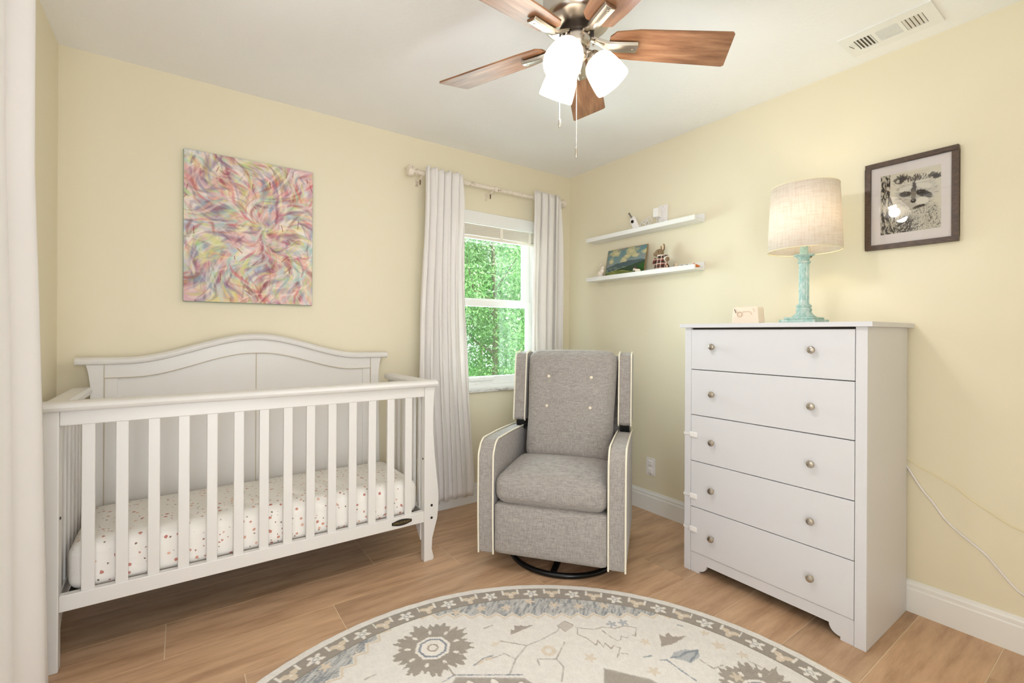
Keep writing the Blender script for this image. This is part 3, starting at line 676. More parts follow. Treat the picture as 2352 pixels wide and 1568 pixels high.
# ---------------------------------------------------------------- crib
def build_crib():
    C = empty('crib', (-2.222, -0.33, 0), label='white wooden convertible crib with arched headboard against the wall', cat='crib')
    off = (2.222, 0.33, 0)
    def P(m, n, mt=None, par=C, **k):
        o = m.build(n, mt or M['crib'], par, **k)
        if par is C: o.location = off
        return o
    yf = -0.60                                   # front face
    xi0, xi1 = -2.908, -1.538                    # inner edges of the front legs
    prof = [(0.0, 0.050), (0.012, 0.056), (0.03, 0.051), (0.06, 0.044), (0.115, 0.047), (0.17, 0.062), (0.21, 0.074), (0.27, 0.081), (0.33, 0.082), (0.39, 0.077), (0.455, 0.069), (0.57, 0.057), (0.66, 0.050), (0.74, 0.048), (0.83, 0.052), (0.88, 0.056), (0.905, 0.060)]
    for sgn, xi in ((1, xi1), (-1, xi0)):
        poly = [(xi, 0.0)] + [(xi + sgn * w, z) for z, w in prof] + [(xi, 0.905)]
        leg = P(MB().prism(poly, 'y', yf, yf + 0.042), 'front_leg', bevel=0.004)
        for z in (0.222, 0.287): P(MB().lathe([(0, -0.0015), (0.0065, -0.0015), (0.0065, 0.002)], 14, (xi + sgn * 0.040, yf, z), Matrix.Rotation(R(90), 4, 'X')), 'bolt', M['dark_metal'], leg)
        P(MB().lathe([(0, -0.001), (0.005, -0.001), (0.005, 0.002)], 12, (xi - sgn * 0.001, yf + 0.02, 0.53), Matrix.Rotation(R(90), 4, 'Y')), 'bolt', M['dark_metal'], leg)
        # gusset under the end panel
        P(MB().prism([(yf + 0.042, 0.205), (yf + 0.15, 0.205), (yf + 0.042, 0.10)], 'x', xi - 0.004 + (0 if sgn > 0 else 0), xi + sgn * 0.02), 'corner_brace', bevel=0.002)
    # front top rail: moulded cap and apron
    cap = [(-0.030, -0.006), (-0.036, 0.000), (-0.039, 0.009), (-0.036, 0.018), (-0.028, 0.024), (-0.010, 0.027), (0.030, 0.027), (0.045, 0.024), (0.052, 0.014), (0.048, 0.004), (0.035, -0.006)]
    m = MB(); frame_sweep(m, [(-2.972, yf + 0.012, 0.911), (-1.474, yf + 0.012, 0.911)], cap); P(m, 'front_cap_rail', bevel=0.003)
    P(MB().box(xi0, xi1, yf + 0.006, yf + 0.032, 0.853, 0.906), 'front_top_rail', smooth=False, bevel=0.003)
    P(MB().box(xi0, xi1, yf + 0.004, yf + 0.034, 0.205, 0.262), 'front_bottom_rail', smooth=False, bevel=0.003)
    for k in range(14):
        x = -2.8335 + 0.09325 * k
        P(MB().box(x - 0.0185, x + 0.0185, yf + 0.010, yf + 0.026, 0.258, 0.856), 'slat', smooth=False, bevel=0.003)
    # headboard
    cx = -2.245; hw = 0.685; yb = -0.065
    def zt(x):
        d = abs(x - cx); return 1.058 + 0.108 * (1 - ss(0.0, 0.52, d)) - 0.0 * d
    def za(x):
        d = abs(x - cx); return 0.974 + 0.100 * (1 - ss(0.02, 0.50, d))
    xs = [cx - 0.60 + 1.20 * i / 60 for i in range(61)]
    P(MB().prism([(x, za(x)) for x in xs] + [(xs[-1], 0.25), (xs[0], 0.25)], 'y', yb + 0.006, yb + 0.026), 'headboard_panel', smooth=False)
    m = MB()
    n = len(xs); vs = [(x, y, z) for x in xs for (y, z) in ((yb - 0.004, za(x)), (yb - 0.004, zt(x) - 0.012), (yb + 0.03, zt(x) - 0.012), (yb + 0.03, za(x)))]
    m.add(vs, [(4 * i + k, 4 * i + (k + 1) % 4, 4 * i + 4 + (k + 1) % 4, 4 * i + 4 + k) for i in range(n - 1) for k in range(4)] + [(0, 1, 2, 3), (4 * n - 4, 4 * n - 3, 4 * n - 2, 4 * n - 1)])
    P(m, 'headboard_arch', smooth=True, angle=30)
    for s in (-1, 1):   # stiles beside the panel
        x = cx + s * 0.60; P(MB().box(min(x, x - s * 0.045), max(x, x - s * 0.045), yb - 0.001, yb + 0.026, 0.25, 0.975), 'headboard_stile', smooth=False, bevel=0.002)
        # outer post with a concave shoulder
        pr = [(0.0, 0.045), (0.12, 0.045), (0.25, 0.060), (0.45, 0.058), (0.75, 0.050), (0.90, 0.048), (0.95, 0.049), (1.0, 0.055), (1.03, 0.062), (1.048, 0.072)]
        P(MB().prism([(x, 0.0)] + [(x + s * w, z) for z, w in pr] + [(x, 1.048)], 'y', yb - 0.006, yb + 0.036), 'rear_leg', bevel=0.003)
    m = MB(); path = [(cx - hw - 0.012 + (2 * hw + 0.024) * i / 80, yb + 0.01, zt(cx - hw + 2 * hw * i / 80) - 0.012) for i in range(81)]
    frame_sweep(m, path, [(-0.020, -0.012), (-0.030, -0.008), (-0.034, 0.0), (-0.034, 0.008), (-0.028, 0.016), (-0.014, 0.021), (0.020, 0.021), (0.032, 0.014), (0.032, -0.012)]); P(m, 'headboard_cap')
    P(MB().box(cx - 0.0015, cx + 0.0015, yb + 0.003, yb + 0.008, 0.40, za(cx)), 'center_groove', M['crib_seam'], smooth=False)
    m = MB(); m.tube([(x, yb - 0.0035, za(x)) for x in xs], 0.0018, 6); P(m, 'arch_seam', M['crib_seam'])
    for s in (-1, 1):
        x = cx + s * 0.60; P(MB().box(x - 0.001, x + 0.001, yb - 0.0072, yb, 0.25, 1.035), 'post_seam', M['crib_seam'], smooth=False)
        # end panels
        xe = (xi0 - 0.012) if s < 0 else (xi1 + 0.012)
        cap2 = MB(); hw2 = 0.036
        cap2.prism([(xe - hw2, 0.914), (xe - hw2 + 0.004, 0.905), (xe + hw2 - 0.004, 0.905), (xe + hw2, 0.914), (xe + hw2, 0.926), (xe + hw2 - 0.008, 0.937), (xe - hw2 + 0.008, 0.937), (xe - hw2, 0.926)], 'y', yf + 0.045, yb - 0.006)
        P(cap2, 'side_cap_rail', bevel=0.002)
        P(MB().box(xe - 0.012, xe + 0.012, yf + 0.040, yb - 0.006, 0.853, 0.906), 'side_top_rail', smooth=False, bevel=0.002)
        P(MB().box(xe - 0.012, xe + 0.012, yf + 0.040, yb - 0.006, 0.205, 0.262), 'side_bottom_rail', smooth=False, bevel=0.002)
        for k in range(6):
            y = yf + 0.090 + 0.0735 * k; P(MB().box(xe - 0.008, xe + 0.008, y - 0.014, y + 0.014, 0.258, 0.856), 'side_slat', smooth=False, bevel=0.002)
    # spring frame under the mattress
    m = MB(); m.box(-2.895, -1.552, yf + 0.05, yb - 0.02, 0.222, 0.236); P(m, 'mattress_support', M['dark_metal'], smooth=False)
    # name plate
    ex = [(-0.052 + 0.104 * i / 12, 0.006 + 0.0095 * math.sin(PI * i / 12)) for i in range(13)]
    poly = [(-1.659 + a, 0.234 + b) for a, b in ex] + [(-1.659 + a, 0.234 - b) for a, b in reversed(ex)]
    pl = P(MB().prism(poly, 'y', yf + 0.0005, yf + 0.005), 'name_plate', M['badge'], smooth=False)
    tag(pl, 'dark bronze oval maker plate')
    cu = bpy.data.curves.new('lettering', 'FONT'); cu.body = 'CHILDCRAFT'; cu.size = 0.0145; cu.extrude = 0.0005; cu.align_x = 'CENTER'; cu.align_y = 'CENTER'; cu.space_character = 1.05
    to = bpy.data.objects.new('tmp', cu); COL.objects.link(to); dg = bpy.context.evaluated_depsgraph_get(); me = bpy.data.meshes.new_from_object(to.evaluated_get(dg)); bpy.data.objects.remove(to)
    me.materials.clear(); me.materials.append(M['gold_text']); lo = bpy.data.objects.new('lettering', me); COL.objects.link(lo); lo.parent = pl; lo.rotation_euler = (R(90), 0, 0); lo.location = (-1.659, yf - 0.0001, 0.234)
    # mattress with a fitted sheet
    mt = empty('crib_mattress', (-2.222, -0.33, 0.282), label='crib mattress in a white fitted sheet with small rust flowers', cat='mattress')
    m = MB(); m.rbox((-2.224, -0.3230, 0.330), (0.671, 0.2375, 0.092), 0.05, 30, (0.002, 0.003, 0.014))
    o = m.build('fitted_sheet', M['sheet'], mt); o.location = (2.222, 0.33, -0.282)
build_crib()

# ---------------------------------------------------------------- dresser
def build_dresser():
    y0, y1 = -1.395, -2.168; xf = -0.474; T = 1.235
    D = empty('dresser', (-0.245, (y0 + y1) / 2, 0), label='tall white five-drawer dresser with round nickel knobs against the right wall', cat='dresser')
    off = (0.245, -(y0 + y1) / 2, 0)
    def P(m, n, mt=None, par=D, **k):
        k.setdefault('smooth', False); o = m.build(n, mt or M['dresser'], par, **k)
        if par is D: o.location = off
        return o
    P(MB().box(xf - 0.018, -0.004, y1 - 0.020, y0 + 0.020, T - 0.019, T), 'top_board', bevel=0.0015)
    sd = [(xf + 0.016, 0.0), (xf + 0.016, T - 0.019), (-0.018, T - 0.019), (-0.018, 0.0)]
    for a, b in ((y1, y1 + 0.016), (y0 - 0.016, y0)): P(MB().prism([(sd[0][0], 0), (sd[1][0], sd[1][1]), (sd[2][0], sd[2][1]), (sd[3][0], 0)], 'y', a, b), 'side_panel', bevel=0.001)
    for a, b in ((y1, y1 + 0.038), (y0 - 0.035, y0)): P(MB().box(xf, xf + 0.016, a, b, 0, T - 0.019), 'front_stile', bevel=0.001)
    P(MB().box(-0.030, -0.020, y1 + 0.02, y0 - 0.02, 0.02, T - 0.02), 'back_panel')
    P(MB().box(xf + 0.020, xf + 0.026, y1 + 0.017, y0 - 0.017, 0.09, T - 0.019), 'gap_shade_sheet', M['dark_gap'])  # dark sheet puts the shade of the drawer gaps into colour
    a, b = y1 + 0.040, y0 - 0.037; zs = [1.2085, 1.0080, 0.7820, 0.5525, 0.3240, 0.0985]
    for k in range(5):
        z1, z0 = zs[k] - 0.0018, zs[k + 1] + 0.0018
        dr = P(MB().box(xf - 0.001, xf + 0.017, a, b, z0, z1), 'drawer', bevel=0.0012)
        kz = [1.123, 0.895, 0.663, 0.432, 0.2025][k]
        for ky in (-1.552, -1.984):
            m = MB(); m.lathe([(0.006, 0), (0.0055, 0.010), (0.009, 0.014), (0.0150, 0.018), (0.0158, 0.023), (0.0130, 0.0275), (0.006, 0.030), (0, 0.0305)], 22, (xf - 0.001, ky, kz), Matrix.Rotation(R(-90), 4, 'Y'))
            P(m, 'knob', M['nickel'], dr, smooth=True)
    # scalloped base apron
    q = [(b, 0.0), (b - 0.045, 0.0)] + [(b - 0.045 - 0.040 * math.sin(t * PI / 2 / 6), 0.012 + 0.038 * (1 - math.cos(t * PI / 2 / 6))) for t in range(7)]
    q2 = [(a + (b - p[0]), p[1]) for p in reversed(q)]
    P(MB().prism(q + q2 + [(a, 0.0970), (b, 0.0970)], 'x', xf + 0.004, xf + 0.018), 'base_apron')
    # child safety latches on the left stile
    for z in (0.684, 0.378, 0.214):
        s = MB(); s.box(xf - 0.0035, xf - 0.0005, -1.437, y0 + 0.0015, z - 0.006, z + 0.006); s.box(xf - 0.0035, -0.42, y0 + 0.0002, y0 + 0.0035, z - 0.006, z + 0.006)
        lt = P(s, 'safety_latch', M['clear_plastic'], bevel=0.001)
        P(MB().rbox((xf - 0.0052, -1.448, z), (0.0042, 0.021, 0.0135), 0.004, 6), 'latch_pad', M['plastic_white'], lt, smooth=True)
build_dresser()

# ---------------------------------------------------------------- table lamp and device on the dresser
def build_lamp():
    LX, LY, Z = -0.245, -1.853, 1.235
    L = empty('table_lamp', (LX, LY, Z), label='lit table lamp with mint column base and cream drum shade on the dresser', cat='lamp')
    P = lambda m, n, mt, par=L, **k: m.build(n, mt, par, **k)
    P(MB().box(-0.075, 0.075, -0.075, 0.075, 0.0, 0.018).box(-0.062, 0.062, -0.062, 0.062, 0.018, 0.028), 'base', M['mint'], bevel=0.004)
    P(MB().lathe([(0.050, 0.028), (0.050, 0.032), (0.042, 0.037), (0.033, 0.046), (0.029, 0.054), (0.031, 0.058), (0.033, 0.064), (0.029, 0.069), (0.027, 0.073), (0.031, 0.076), (0.032, 0.081), (0.026, 0.086), (0.0205, 0.092)] , 28), 'foot', M['mint'])
    m = MB(); n = 12; ring = []
    for i in range(n * 4):
        a = 2 * PI * i / (n * 4); ring.append((0.0195 + 0.0012 * math.cos(n * a), a))
    m.add([(r * math.cos(a), r * math.sin(a), z) for z in (0.088, 0.276) for r, a in ring], [(i, (i + 1) % 48, 48 + (i + 1) % 48, 48 + i) for i in range(48)]); P(m, 'column', M['mint'])
    P(MB().lathe([(0.020, 0.274), (0.026, 0.276), (0.027, 0.281), (0.022, 0.285), (0.020, 0.290), (0.024, 0.298), (0.034, 0.306), (0.042, 0.310), (0.042, 0.314), (0.016, 0.315)], 28), 'capital', M['mint'])
    P(MB().lathe([(0.0165, 0.313), (0.0165, 0.37), (0.010, 0.375), (0.010, 0.40), (0.018, 0.402), (0.018, 0.44), (0.0, 0.442)], 20), 'neck', M['mint'])
    P(MB().ell((0, 0, 0.475), (0.020, 0.020, 0.030)), 'bulb', M['bulb'])
    z0, z1, r0, r1 = 0.331, 0.622, 0.147, 0.134
    sh = P(MB().lathe([(r0, z0), (r1, z1)], 64, cap=False), 'lamp_shade', M['linen'], solid=0.002, fixn=False)
    for rq, zq in ((r0, z0), (r1, z1)):
        m = MB(); m.tube([(rq * math.cos(2 * PI * i / 48), rq * math.sin(2 * PI * i / 48), zq) for i in range(48)], 0.0022, 6, True); P(m, 'shade_trim', M['cord_cream'], sh)
    m = MB()
    for k in range(3):
        a = 2 * PI * k / 3 + 0.3; m.tube([(0.012 * math.cos(a), 0.012 * math.sin(a), 0.40), (r0 * 0.97 * math.cos(a), r0 * 0.97 * math.sin(a), 0.345)], 0.0015, 5)
    P(m, 'shade_spider', M['nickel'])
    P(MB().tube([(0.0, -0.016, 0.42), (0.0, -0.022, 0.36), (-0.002, -0.029, 0.305)], 0.0010, 6), 'pull_chain', M['nickel'])
    P(MB().ell((-0.002, -0.029, 0.301), (0.004, 0.004, 0.0045), 12, 8), 'pull_bead', M['bracket_brown'])
    li = add_light('lamp_bulb_light', 'POINT', (LX, LY, Z + 0.455), LAMP_POWER, (1.0, 0.80, 0.56), 0.036)
build_lamp()

def build_device():
    D = empty('sound_machine', (-0.27, -1.61, 1.235), label='small cream bedside device with a round dial, on the dresser left of the lamp', cat='device')
    m = MB(); prof = [(-0.068, 0), (0.068, 0), (0.062, 0.078), (0.055, 0.085), (-0.055, 0.085), (-0.062, 0.078)]
    m.prism(prof, 'x', -0.032, 0.032); m.build('housing', M['cream_device'], D, bevel=0.005)
    m = MB(); m.tube([(-0.0335, 0.026 + 0.012 * math.cos(2 * PI * i / 24), 0.048 + 0.012 * math.sin(2 * PI * i / 24)) for i in range(24)], 0.0016, 6, True); m.build('dial', M['device_line'], D)
    m = MB(); m.tube(catmull([(-0.0335, 0.012, 0.060), (-0.0335, -0.015, 0.061), (-0.0335, -0.028, 0.058), (-0.0335, -0.034, 0.046)], 6), 0.0011, 6); m.build('groove', M['device_line'], D)
    MB().tube([(-0.0335, -0.040, 0.075), (-0.0335, -0.048, 0.060)], 0.001, 6).build('switch_mark', M['device_line'], D)
    MB().tube([(-0.0335, 0.052, 0.074), (-0.0335, 0.044, 0.056)], 0.0016, 6).build('switch_mark', M['dark_gap'], D)
build_device()

# ---------------------------------------------------------------- armchair
def build_chair():
    A = empty('glider_armchair', (-1.116, -1.091, 0), math.atan2(-0.789, 0.614), label='grey linen wingback glider armchair with cream piping in the corner', cat='armchair')
    G = M['grey_fabric']; P = lambda m, n, mt=G, par=A, **k: m.build(n, mt, par, **k)
    # arms
    def armprof(y0=0.0, y1=0.66, top=0.640, r=0.085):
        pts = [(y0 + 0.004, 0.080), (y0 - 0.004, 0.30)]
        for i in range(9):
            t = PI / 2 * i / 8; pts.append((y0 + r - r * math.cos(t) - 0.002 * (8 - i) / 8, top - r + r * math.sin(t)))
        pts += [(0.30, top - 0.006), (0.50, top - 0.018), (y1, top - 0.030), (y1 + 0.02, 0.08)]; return pts
    for s in (-1, 1):
        xo, xi = s * 0.363, s * 0.281
        a = P(MB().prism(armprof(), 'x', min(xo, xi), max(xo, xi)), 'arm', bevel=0.010)
        for x in (xo - s * 0.002, xi + s * 0.002):
            pts = [(x, p[0] - 0.003 if i < 5 else p[0], p[1] + (0.003 if i > 5 else 0)) for i, p in enumerate(armprof()[:-1])]
            P(MB().tube(catmull(pts, 3), 0.0045, 8), 'piping', M['piping'], a)
    # seat and leg rest
    P(MB().rbox((0, 0.225, 0.410), (0.279, 0.240, 0.073), 0.055, 20, (0.0, 0.012, 0.030)), 'seat')
    P(MB().rbox((0, 0.055, 0.212), (0.279, 0.062, 0.126), 0.022, 16, (0.0, 0.012, 0.0)), 'leg_rest')
    P(MB().box(-0.275, 0.275, 0.08, 0.66, 0.10, 0.36), 'seat_base', smooth=False)
    # back cushion, leaning
    tilt = Matrix.Rotation(R(-15), 4, 'X'); c = Vector((0.012, 0.560, 0.755))
    m = MB(); m.rbox((0, 0, 0), (0.268, 0.085, 0.325), 0.060, 24, (0.0, 0.034, 0.010))
    vs = []
    for v in m.v:
        p = Vector(v); k = (p.z + 0.32) / 0.64; p.x *= 0.93 + 0.07 * ss(0.3, 1.0, k)
        if p.y < 0:
            for bx in (-0.125, 0.125):
                for bz in (0.155, -0.02): p.y += 0.018 * math.exp(-((p.x - bx) ** 2 + (p.z - bz) ** 2) / 0.0012)
        vs.append(tuple(tilt @ p + c))
    m.v = vs; P(m, 'backrest')
    for bx in (-0.125, 0.125):
        for bz in (0.155, -0.02):
            pb = tilt @ Vector((bx, -0.096, bz)) + c; P(MB().ell(pb, (0.010, 0.006, 0.010), 14, 8), 'button', M['button'])
    m = MB(); m.prism([(0.62, 0.42), (0.70, 0.42), (0.80, 1.03), (0.74, 1.05), (0.66, 0.80)], 'x', -0.30, 0.32); P(m, 'back_shell', bevel=0.012)
    # wings
    for s in (-1, 1):
        xi, xo = 0.012 + s * 0.275, 0.012 + s * 0.350
        pr = [(0.545, 0.655), (0.530, 0.675), (0.545, 0.80), (0.560, 0.95), (0.572, 1.035), (0.590, 1.060), (0.68, 1.070), (0.80, 1.060), (0.76, 0.80), (0.72, 0.655)]
        w = P(MB().prism(pr, 'x', min(xi, xo), max(xi, xo)), 'wing', bevel=0.012)
        for x in (xi + s * 0.003, xo - s * 0.003):
            P(MB().tube(catmull([(x, y - 0.004, z + (0.003 if z > 1.04 else 0)) for y, z in pr[:7]], 4), 0.0045, 8), 'piping', M['piping'], w)
        P(MB().box(min(xi, xo) + 0.012, max(xi, xo) - 0.012, 0.56, 0.70, 0.60, 0.66), 'wing_support', M['black_steel'], smooth=False)
    # swivel base
    m = MB(); m.tube([(0.02 + 0.285 * math.cos(2 * PI * i / 60), 0.305 + 0.285 * math.sin(2 * PI * i / 60), 0.014) for i in range(60)], 0.0135, 12, True); b = P(m, 'swivel_base', M['black_steel'])
    m = MB(); m.box(-0.265, 0.305, 0.290, 0.320, 0.018, 0.030); m.box(0.005, 0.035, 0.022, 0.59, 0.018, 0.030); m.lathe([(0.05, 0.02), (0.05, 0.10)], 20, (0.02, 0.305, 0)); P(m, 'base_crossbars', M['black_steel'], b, smooth=False)
build_chair()

# ---------------------------------------------------------------- ceiling fan
def build_fan():
    F = empty('ceiling_fan', (-1.49, -1.67, 2.44), label='brushed nickel ceiling fan with five wooden blades and three lit shades', cat='ceiling fan')
    zz = -2.44
    def P(m, n, mt, par=F, **k):
        m.v = [(x, y, z + zz) for x, y, z in m.v] if par is F or par in direct else m.v
        return m.build(n, mt, par, **k)
    direct = []
    P(MB().lathe([(0.0, 2.440), (0.105, 2.440), (0.108, 2.40), (0.112, 2.345), (0.118, 2.335), (0.118, 2.328), (0.113, 2.322), (0.114, 2.245), (0.117, 2.238), (0.114, 2.222), (0.107, 2.214), (0.100, 2.211), (0.062, 2.197), (0.0, 2.197)], 56), 'motor_housing', M['nickel'])
    P(MB().lathe([(0.0, 2.199), (0.058, 2.199), (0.058, 2.176), (0.0, 2.176)], 40), 'flywheel', M['dark_metal'])
    P(MB().lathe([(0.0, 2.177), (0.045, 2.177), (0.046, 2.172), (0.044, 2.138), (0.040, 2.132), (0.0, 2.132)], 40), 'switch_housing', M['nickel'])
    P(MB().lathe([(0.0, 2.133), (0.030, 2.133), (0.034, 2.126), (0.033, 2.105), (0.026, 2.096), (0.014, 2.088), (0.011, 2.062), (0.015, 2.056), (0.013, 2.048), (0.0, 2.045)], 32), 'light_fitter', M['nickel'])
    # blades
    for k in range(5):
        az = R(40.8 - 72 + 72 * k)
        e = bpy.data.objects.new('fan_blade', None)
        poly = [(0.125, -0.050), (0.108, -0.030), (0.112, 0.035), (0.130, 0.056), (0.20, 0.062), (0.535, 0.072), (0.543, 0.066), (0.514, -0.066), (0.506, -0.072), (0.20, -0.062)]
        m = MB(); m.cur = 0; m.prism(poly, 'z', -0.003, 0.003)
        b = m.build('fan_blade', M['blade'], F, smooth=False, bevel=0.001)
        b.location = (0, 0, 2.158 + zz); b.rotation_euler = (Matrix.Rotation(az, 3, 'Z') @ Matrix.Rotation(R(-12), 3, 'X')).to_euler()
        # bracket under the blade, drawn in the blade's own frame
        m = MB()
        path = [(0.048, 0.0, 0.020), (0.075, 0.0, 0.006), (0.105, 0.0, -0.010), (0.14, 0.0, -0.0125), (0.205, 0.0, -0.0105)]; wd = [0.012, 0.012, 0.019, 0.021, 0.022]
        n = len(path)
        cs = [(-1, 0.004), (-0.75, -0.006), (-0.25, -0.008), (0.25, -0.008), (0.75, -0.006), (1, 0.004)]
        vs = [(p[0], w * a, p[2] + c) for p, w in zip(path, wd) for a, c in cs]
        fs = [(i * 6 + j, i * 6 + j + 1, (i + 1) * 6 + j + 1, (i + 1) * 6 + j) for i in range(n - 1) for j in range(5)] + [(i * 6 + 5, i * 6, (i + 1) * 6, (i + 1) * 6 + 5) for i in range(n - 1)]
        fs += [tuple(range(6)), tuple((n - 1) * 6 + j for j in range(6))]; m.add(vs, fs)
        o = m.build('blade_bracket', M['nickel'], b, bevel=0.002)
        for sx, sy in ((0.060, 0.010), (0.060, -0.010), (0.190, 0.0)):
            m = MB(); m.lathe([(0, -0.004), (0.0035, -0.003), (0.004, 0.002)], 10, (sx, sy, -0.018 if sx > 0.1 else 0.002)); m.build('screw', M['nickel'], o)
    # lights
    for k in range(3):
        az = R(-35.3 + 120 * k); d = Vector((math.cos(az), math.sin(az), 0)); ax = (d * math.sin(R(36)) + Vector((0, 0, -1)) * math.cos(R(36))).normalized()
        q = Vector((0, 0, 1)).rotation_difference(ax).to_matrix().to_4x4()
        base = Vector((0, 0, 2.112)) + d * 0.055
        m = MB(); m.tube([(d.x * 0.02, d.y * 0.02, 2.122), (d.x * 0.045, d.y * 0.045, 2.124), tuple(base)], [0.009, 0.009, 0.012], 10)
        m.lathe([(0.0, -0.012), (0.014, -0.012), (0.020, -0.006), (0.024, 0.004), (0.026, 0.014), (0.0, 0.015)], 24, base, q); P(m, 'light_arm', M['nickel'])
        sh = MB(); sh.lathe([(0.020, 0.010), (0.032, 0.012), (0.042, 0.019), (0.049, 0.031), (0.053, 0.047), (0.056, 0.066), (0.0585, 0.088), (0.060, 0.106), (0.059, 0.114)], 40, base, q, cap=False)
        P(sh, 'glass_shade', M['shade_glass'], solid=0.003, fixn=False)
        c = base + ax * 0.065; P(MB().ell(tuple(c), (0.024, 0.024, 0.030), 20, 12, q), 'bulb', M['bulb'])
        lp = c + ax * 0.062 + Vector((-1.49, -1.67, 0)); add_light('fan_bulb_light', 'POINT', lp, FAN_POWER, (0.93, 0.94, 1.02), 0.03)
    # pull chains
    for (x, y, zt, zb, fz) in ((-0.046, 0.031, 2.12, 1.903, 0.028), (0.001, 0.0, 2.05, 1.808, 0.034)):
        m = MB(); z = zb
        while z < zt: m.ell((x, y, z + 0.002), (0.0015, 0.0015, 0.0017), 8, 6); z += 0.0045
        m.tube([(x, y, zb), (x, y, zt)], 0.0004, 4)
        c = P(m, 'pull_chain', M['nickel']); direct.append(c)
        m = MB(); m.lathe([(0.0, zb), (0.0018, zb - 0.002), (0.0038, zb - 0.004), (0.0040, zb - fz), (0.003, zb - fz - 0.003), (0, zb - fz - 0.003)], 14, (x, y, 0)); P(m, 'pull_fob', M['nickel'], c)
build_fan()

# ---------------------------------------------------------------- ceiling vent
def build_vent():
    x0, x1, y0, y1, z = -0.283, -0.092, -2.300, -1.993, 2.44
    V = empty('ceiling_vent', ((x0 + x1) / 2, (y0 + y1) / 2, z), label='white metal air vent in the ceiling above the dresser', cat='vent')
    off = (-(x0 + x1) / 2, -(y0 + y1) / 2, -z)
    def P(m, n, mt, **k):
        o = m.build(n, mt, V, smooth=False, **k); o.location = off; return o
    xs0, xs1 = x0 + 0.052, x1 - 0.045
    groups = [(-2.262, -2.196), (-2.184, -2.108), (-2.096, -2.034)]
    m = MB(); m.box(x0, xs0, y0, y1, z - 0.006, z); m.box(xs1, x1, y0, y1, z - 0.006, z)
    ys = [y0] + [v for g in groups for v in g] + [y1]
    for i in range(0, len(ys), 2): m.box(xs0, xs1, ys[i], ys[i + 1], z - 0.006, z)
    P(m, 'face_frame', M['white_trim'])
    P(MB().box(xs0, xs1, groups[0][0], groups[-1][1], z - 0.0015, z - 0.0005), 'duct_opening', M['duct'])
    for gi, (a, b) in enumerate(groups):
        if gi == 1:
            n = 11
            for k in range(n):
                x = xs0 + (xs1 - xs0) * (k + 0.5) / n; m = MB(); m.add([(x - 0.0022, a, z - 0.0055), (x - 0.0022, b, z - 0.0055), (x + 0.0022, b, z - 0.0065), (x + 0.0022, a, z - 0.0065)], [(0, 1, 2, 3)]); P(m, 'louver', M['white_trim'], solid=0.0008)
        else:
            n = 5; s = 1 if gi == 2 else -1
            for k in range(n):
                y = a + (b - a) * (k + 0.5) / n; m = MB(); m.add([(xs0, y - 0.005 * s, z - 0.0065), (xs1, y - 0.005 * s, z - 0.0065), (xs1, y + 0.003 * s, z - 0.002), (xs0, y + 0.003 * s, z - 0.002)], [(0, 1, 2, 3)]); P(m, 'louver', M['white_trim'], solid=0.0008)
    P(MB().tube([(x0 + 0.07, y1 - 0.022, z - 0.010), (x0 + 0.10, y1 - 0.030, z - 0.012)], 0.0012, 6), 'damper_lever', M['bracket_brown'])
build_vent()

# ---------------------------------------------------------------- wall art
def build_art():
    x0, x1, z0, z1 = -2.560, -1.963, 1.333, 2.083
    A = MB().box(x0, x1, -0.026, -0.001, z0, z1).build('abstract_painting', M['canvas_edge'], smooth=False, bevel=0.004)
    tag(A, 'abstract canvas of swirling pastel and maroon brush strokes above the crib', 'painting')
    color_grid('painted_canvas', paint_abstract(), (x0 + 0.002, -0.0267, z1 - 0.002), (x1 - x0 - 0.004, 0, 0), (0, 0, -(z1 - z0 - 0.004)), M['canvas'], A)
    # framed raccoon print
    yl, yr, zb, zt = -2.014, -2.328, 1.566, 1.954
    Fm = empty('framed_print', (0, (yl + yr) / 2, (zb + zt) / 2), label='dark-framed black and white raccoon picture on the wall right of the lamp', cat='framed picture')
    off = (0, -(yl + yr) / 2, -(zb + zt) / 2)
    m = MB(); fw = 0.021
    for (a, b, c, d) in ((yr, yl, zt - fw, zt), (yr, yl, zb, zb + fw), (yl - fw, yl, zb + fw, zt - fw), (yr, yr + fw, zb + fw, zt - fw)): m.box(-0.024, -0.001, a, b, c, d)
    o = m.build('picture_frame', M['frame'], Fm, smooth=False, bevel=0.001); o.location = off
    o = MB().box(-0.012, -0.004, yr + fw, yl - fw, zb + fw, zt - fw).build('mat_board', M['mat_board'], Fm, smooth=False); o.location = off
    o = color_grid('raccoon_print', paint_raccoon(), (-0.0128, -2.070, 1.892), (0, -0.203, 0), (0, 0, -0.262), M['print'], Fm); o.location = off
    o = MB().box(-0.0175, -0.0165, yr + fw, yl - fw, zb + fw, zt - fw).build('picture_glass', M['pic_glass'], Fm, smooth=False); o.location = off
build_art()

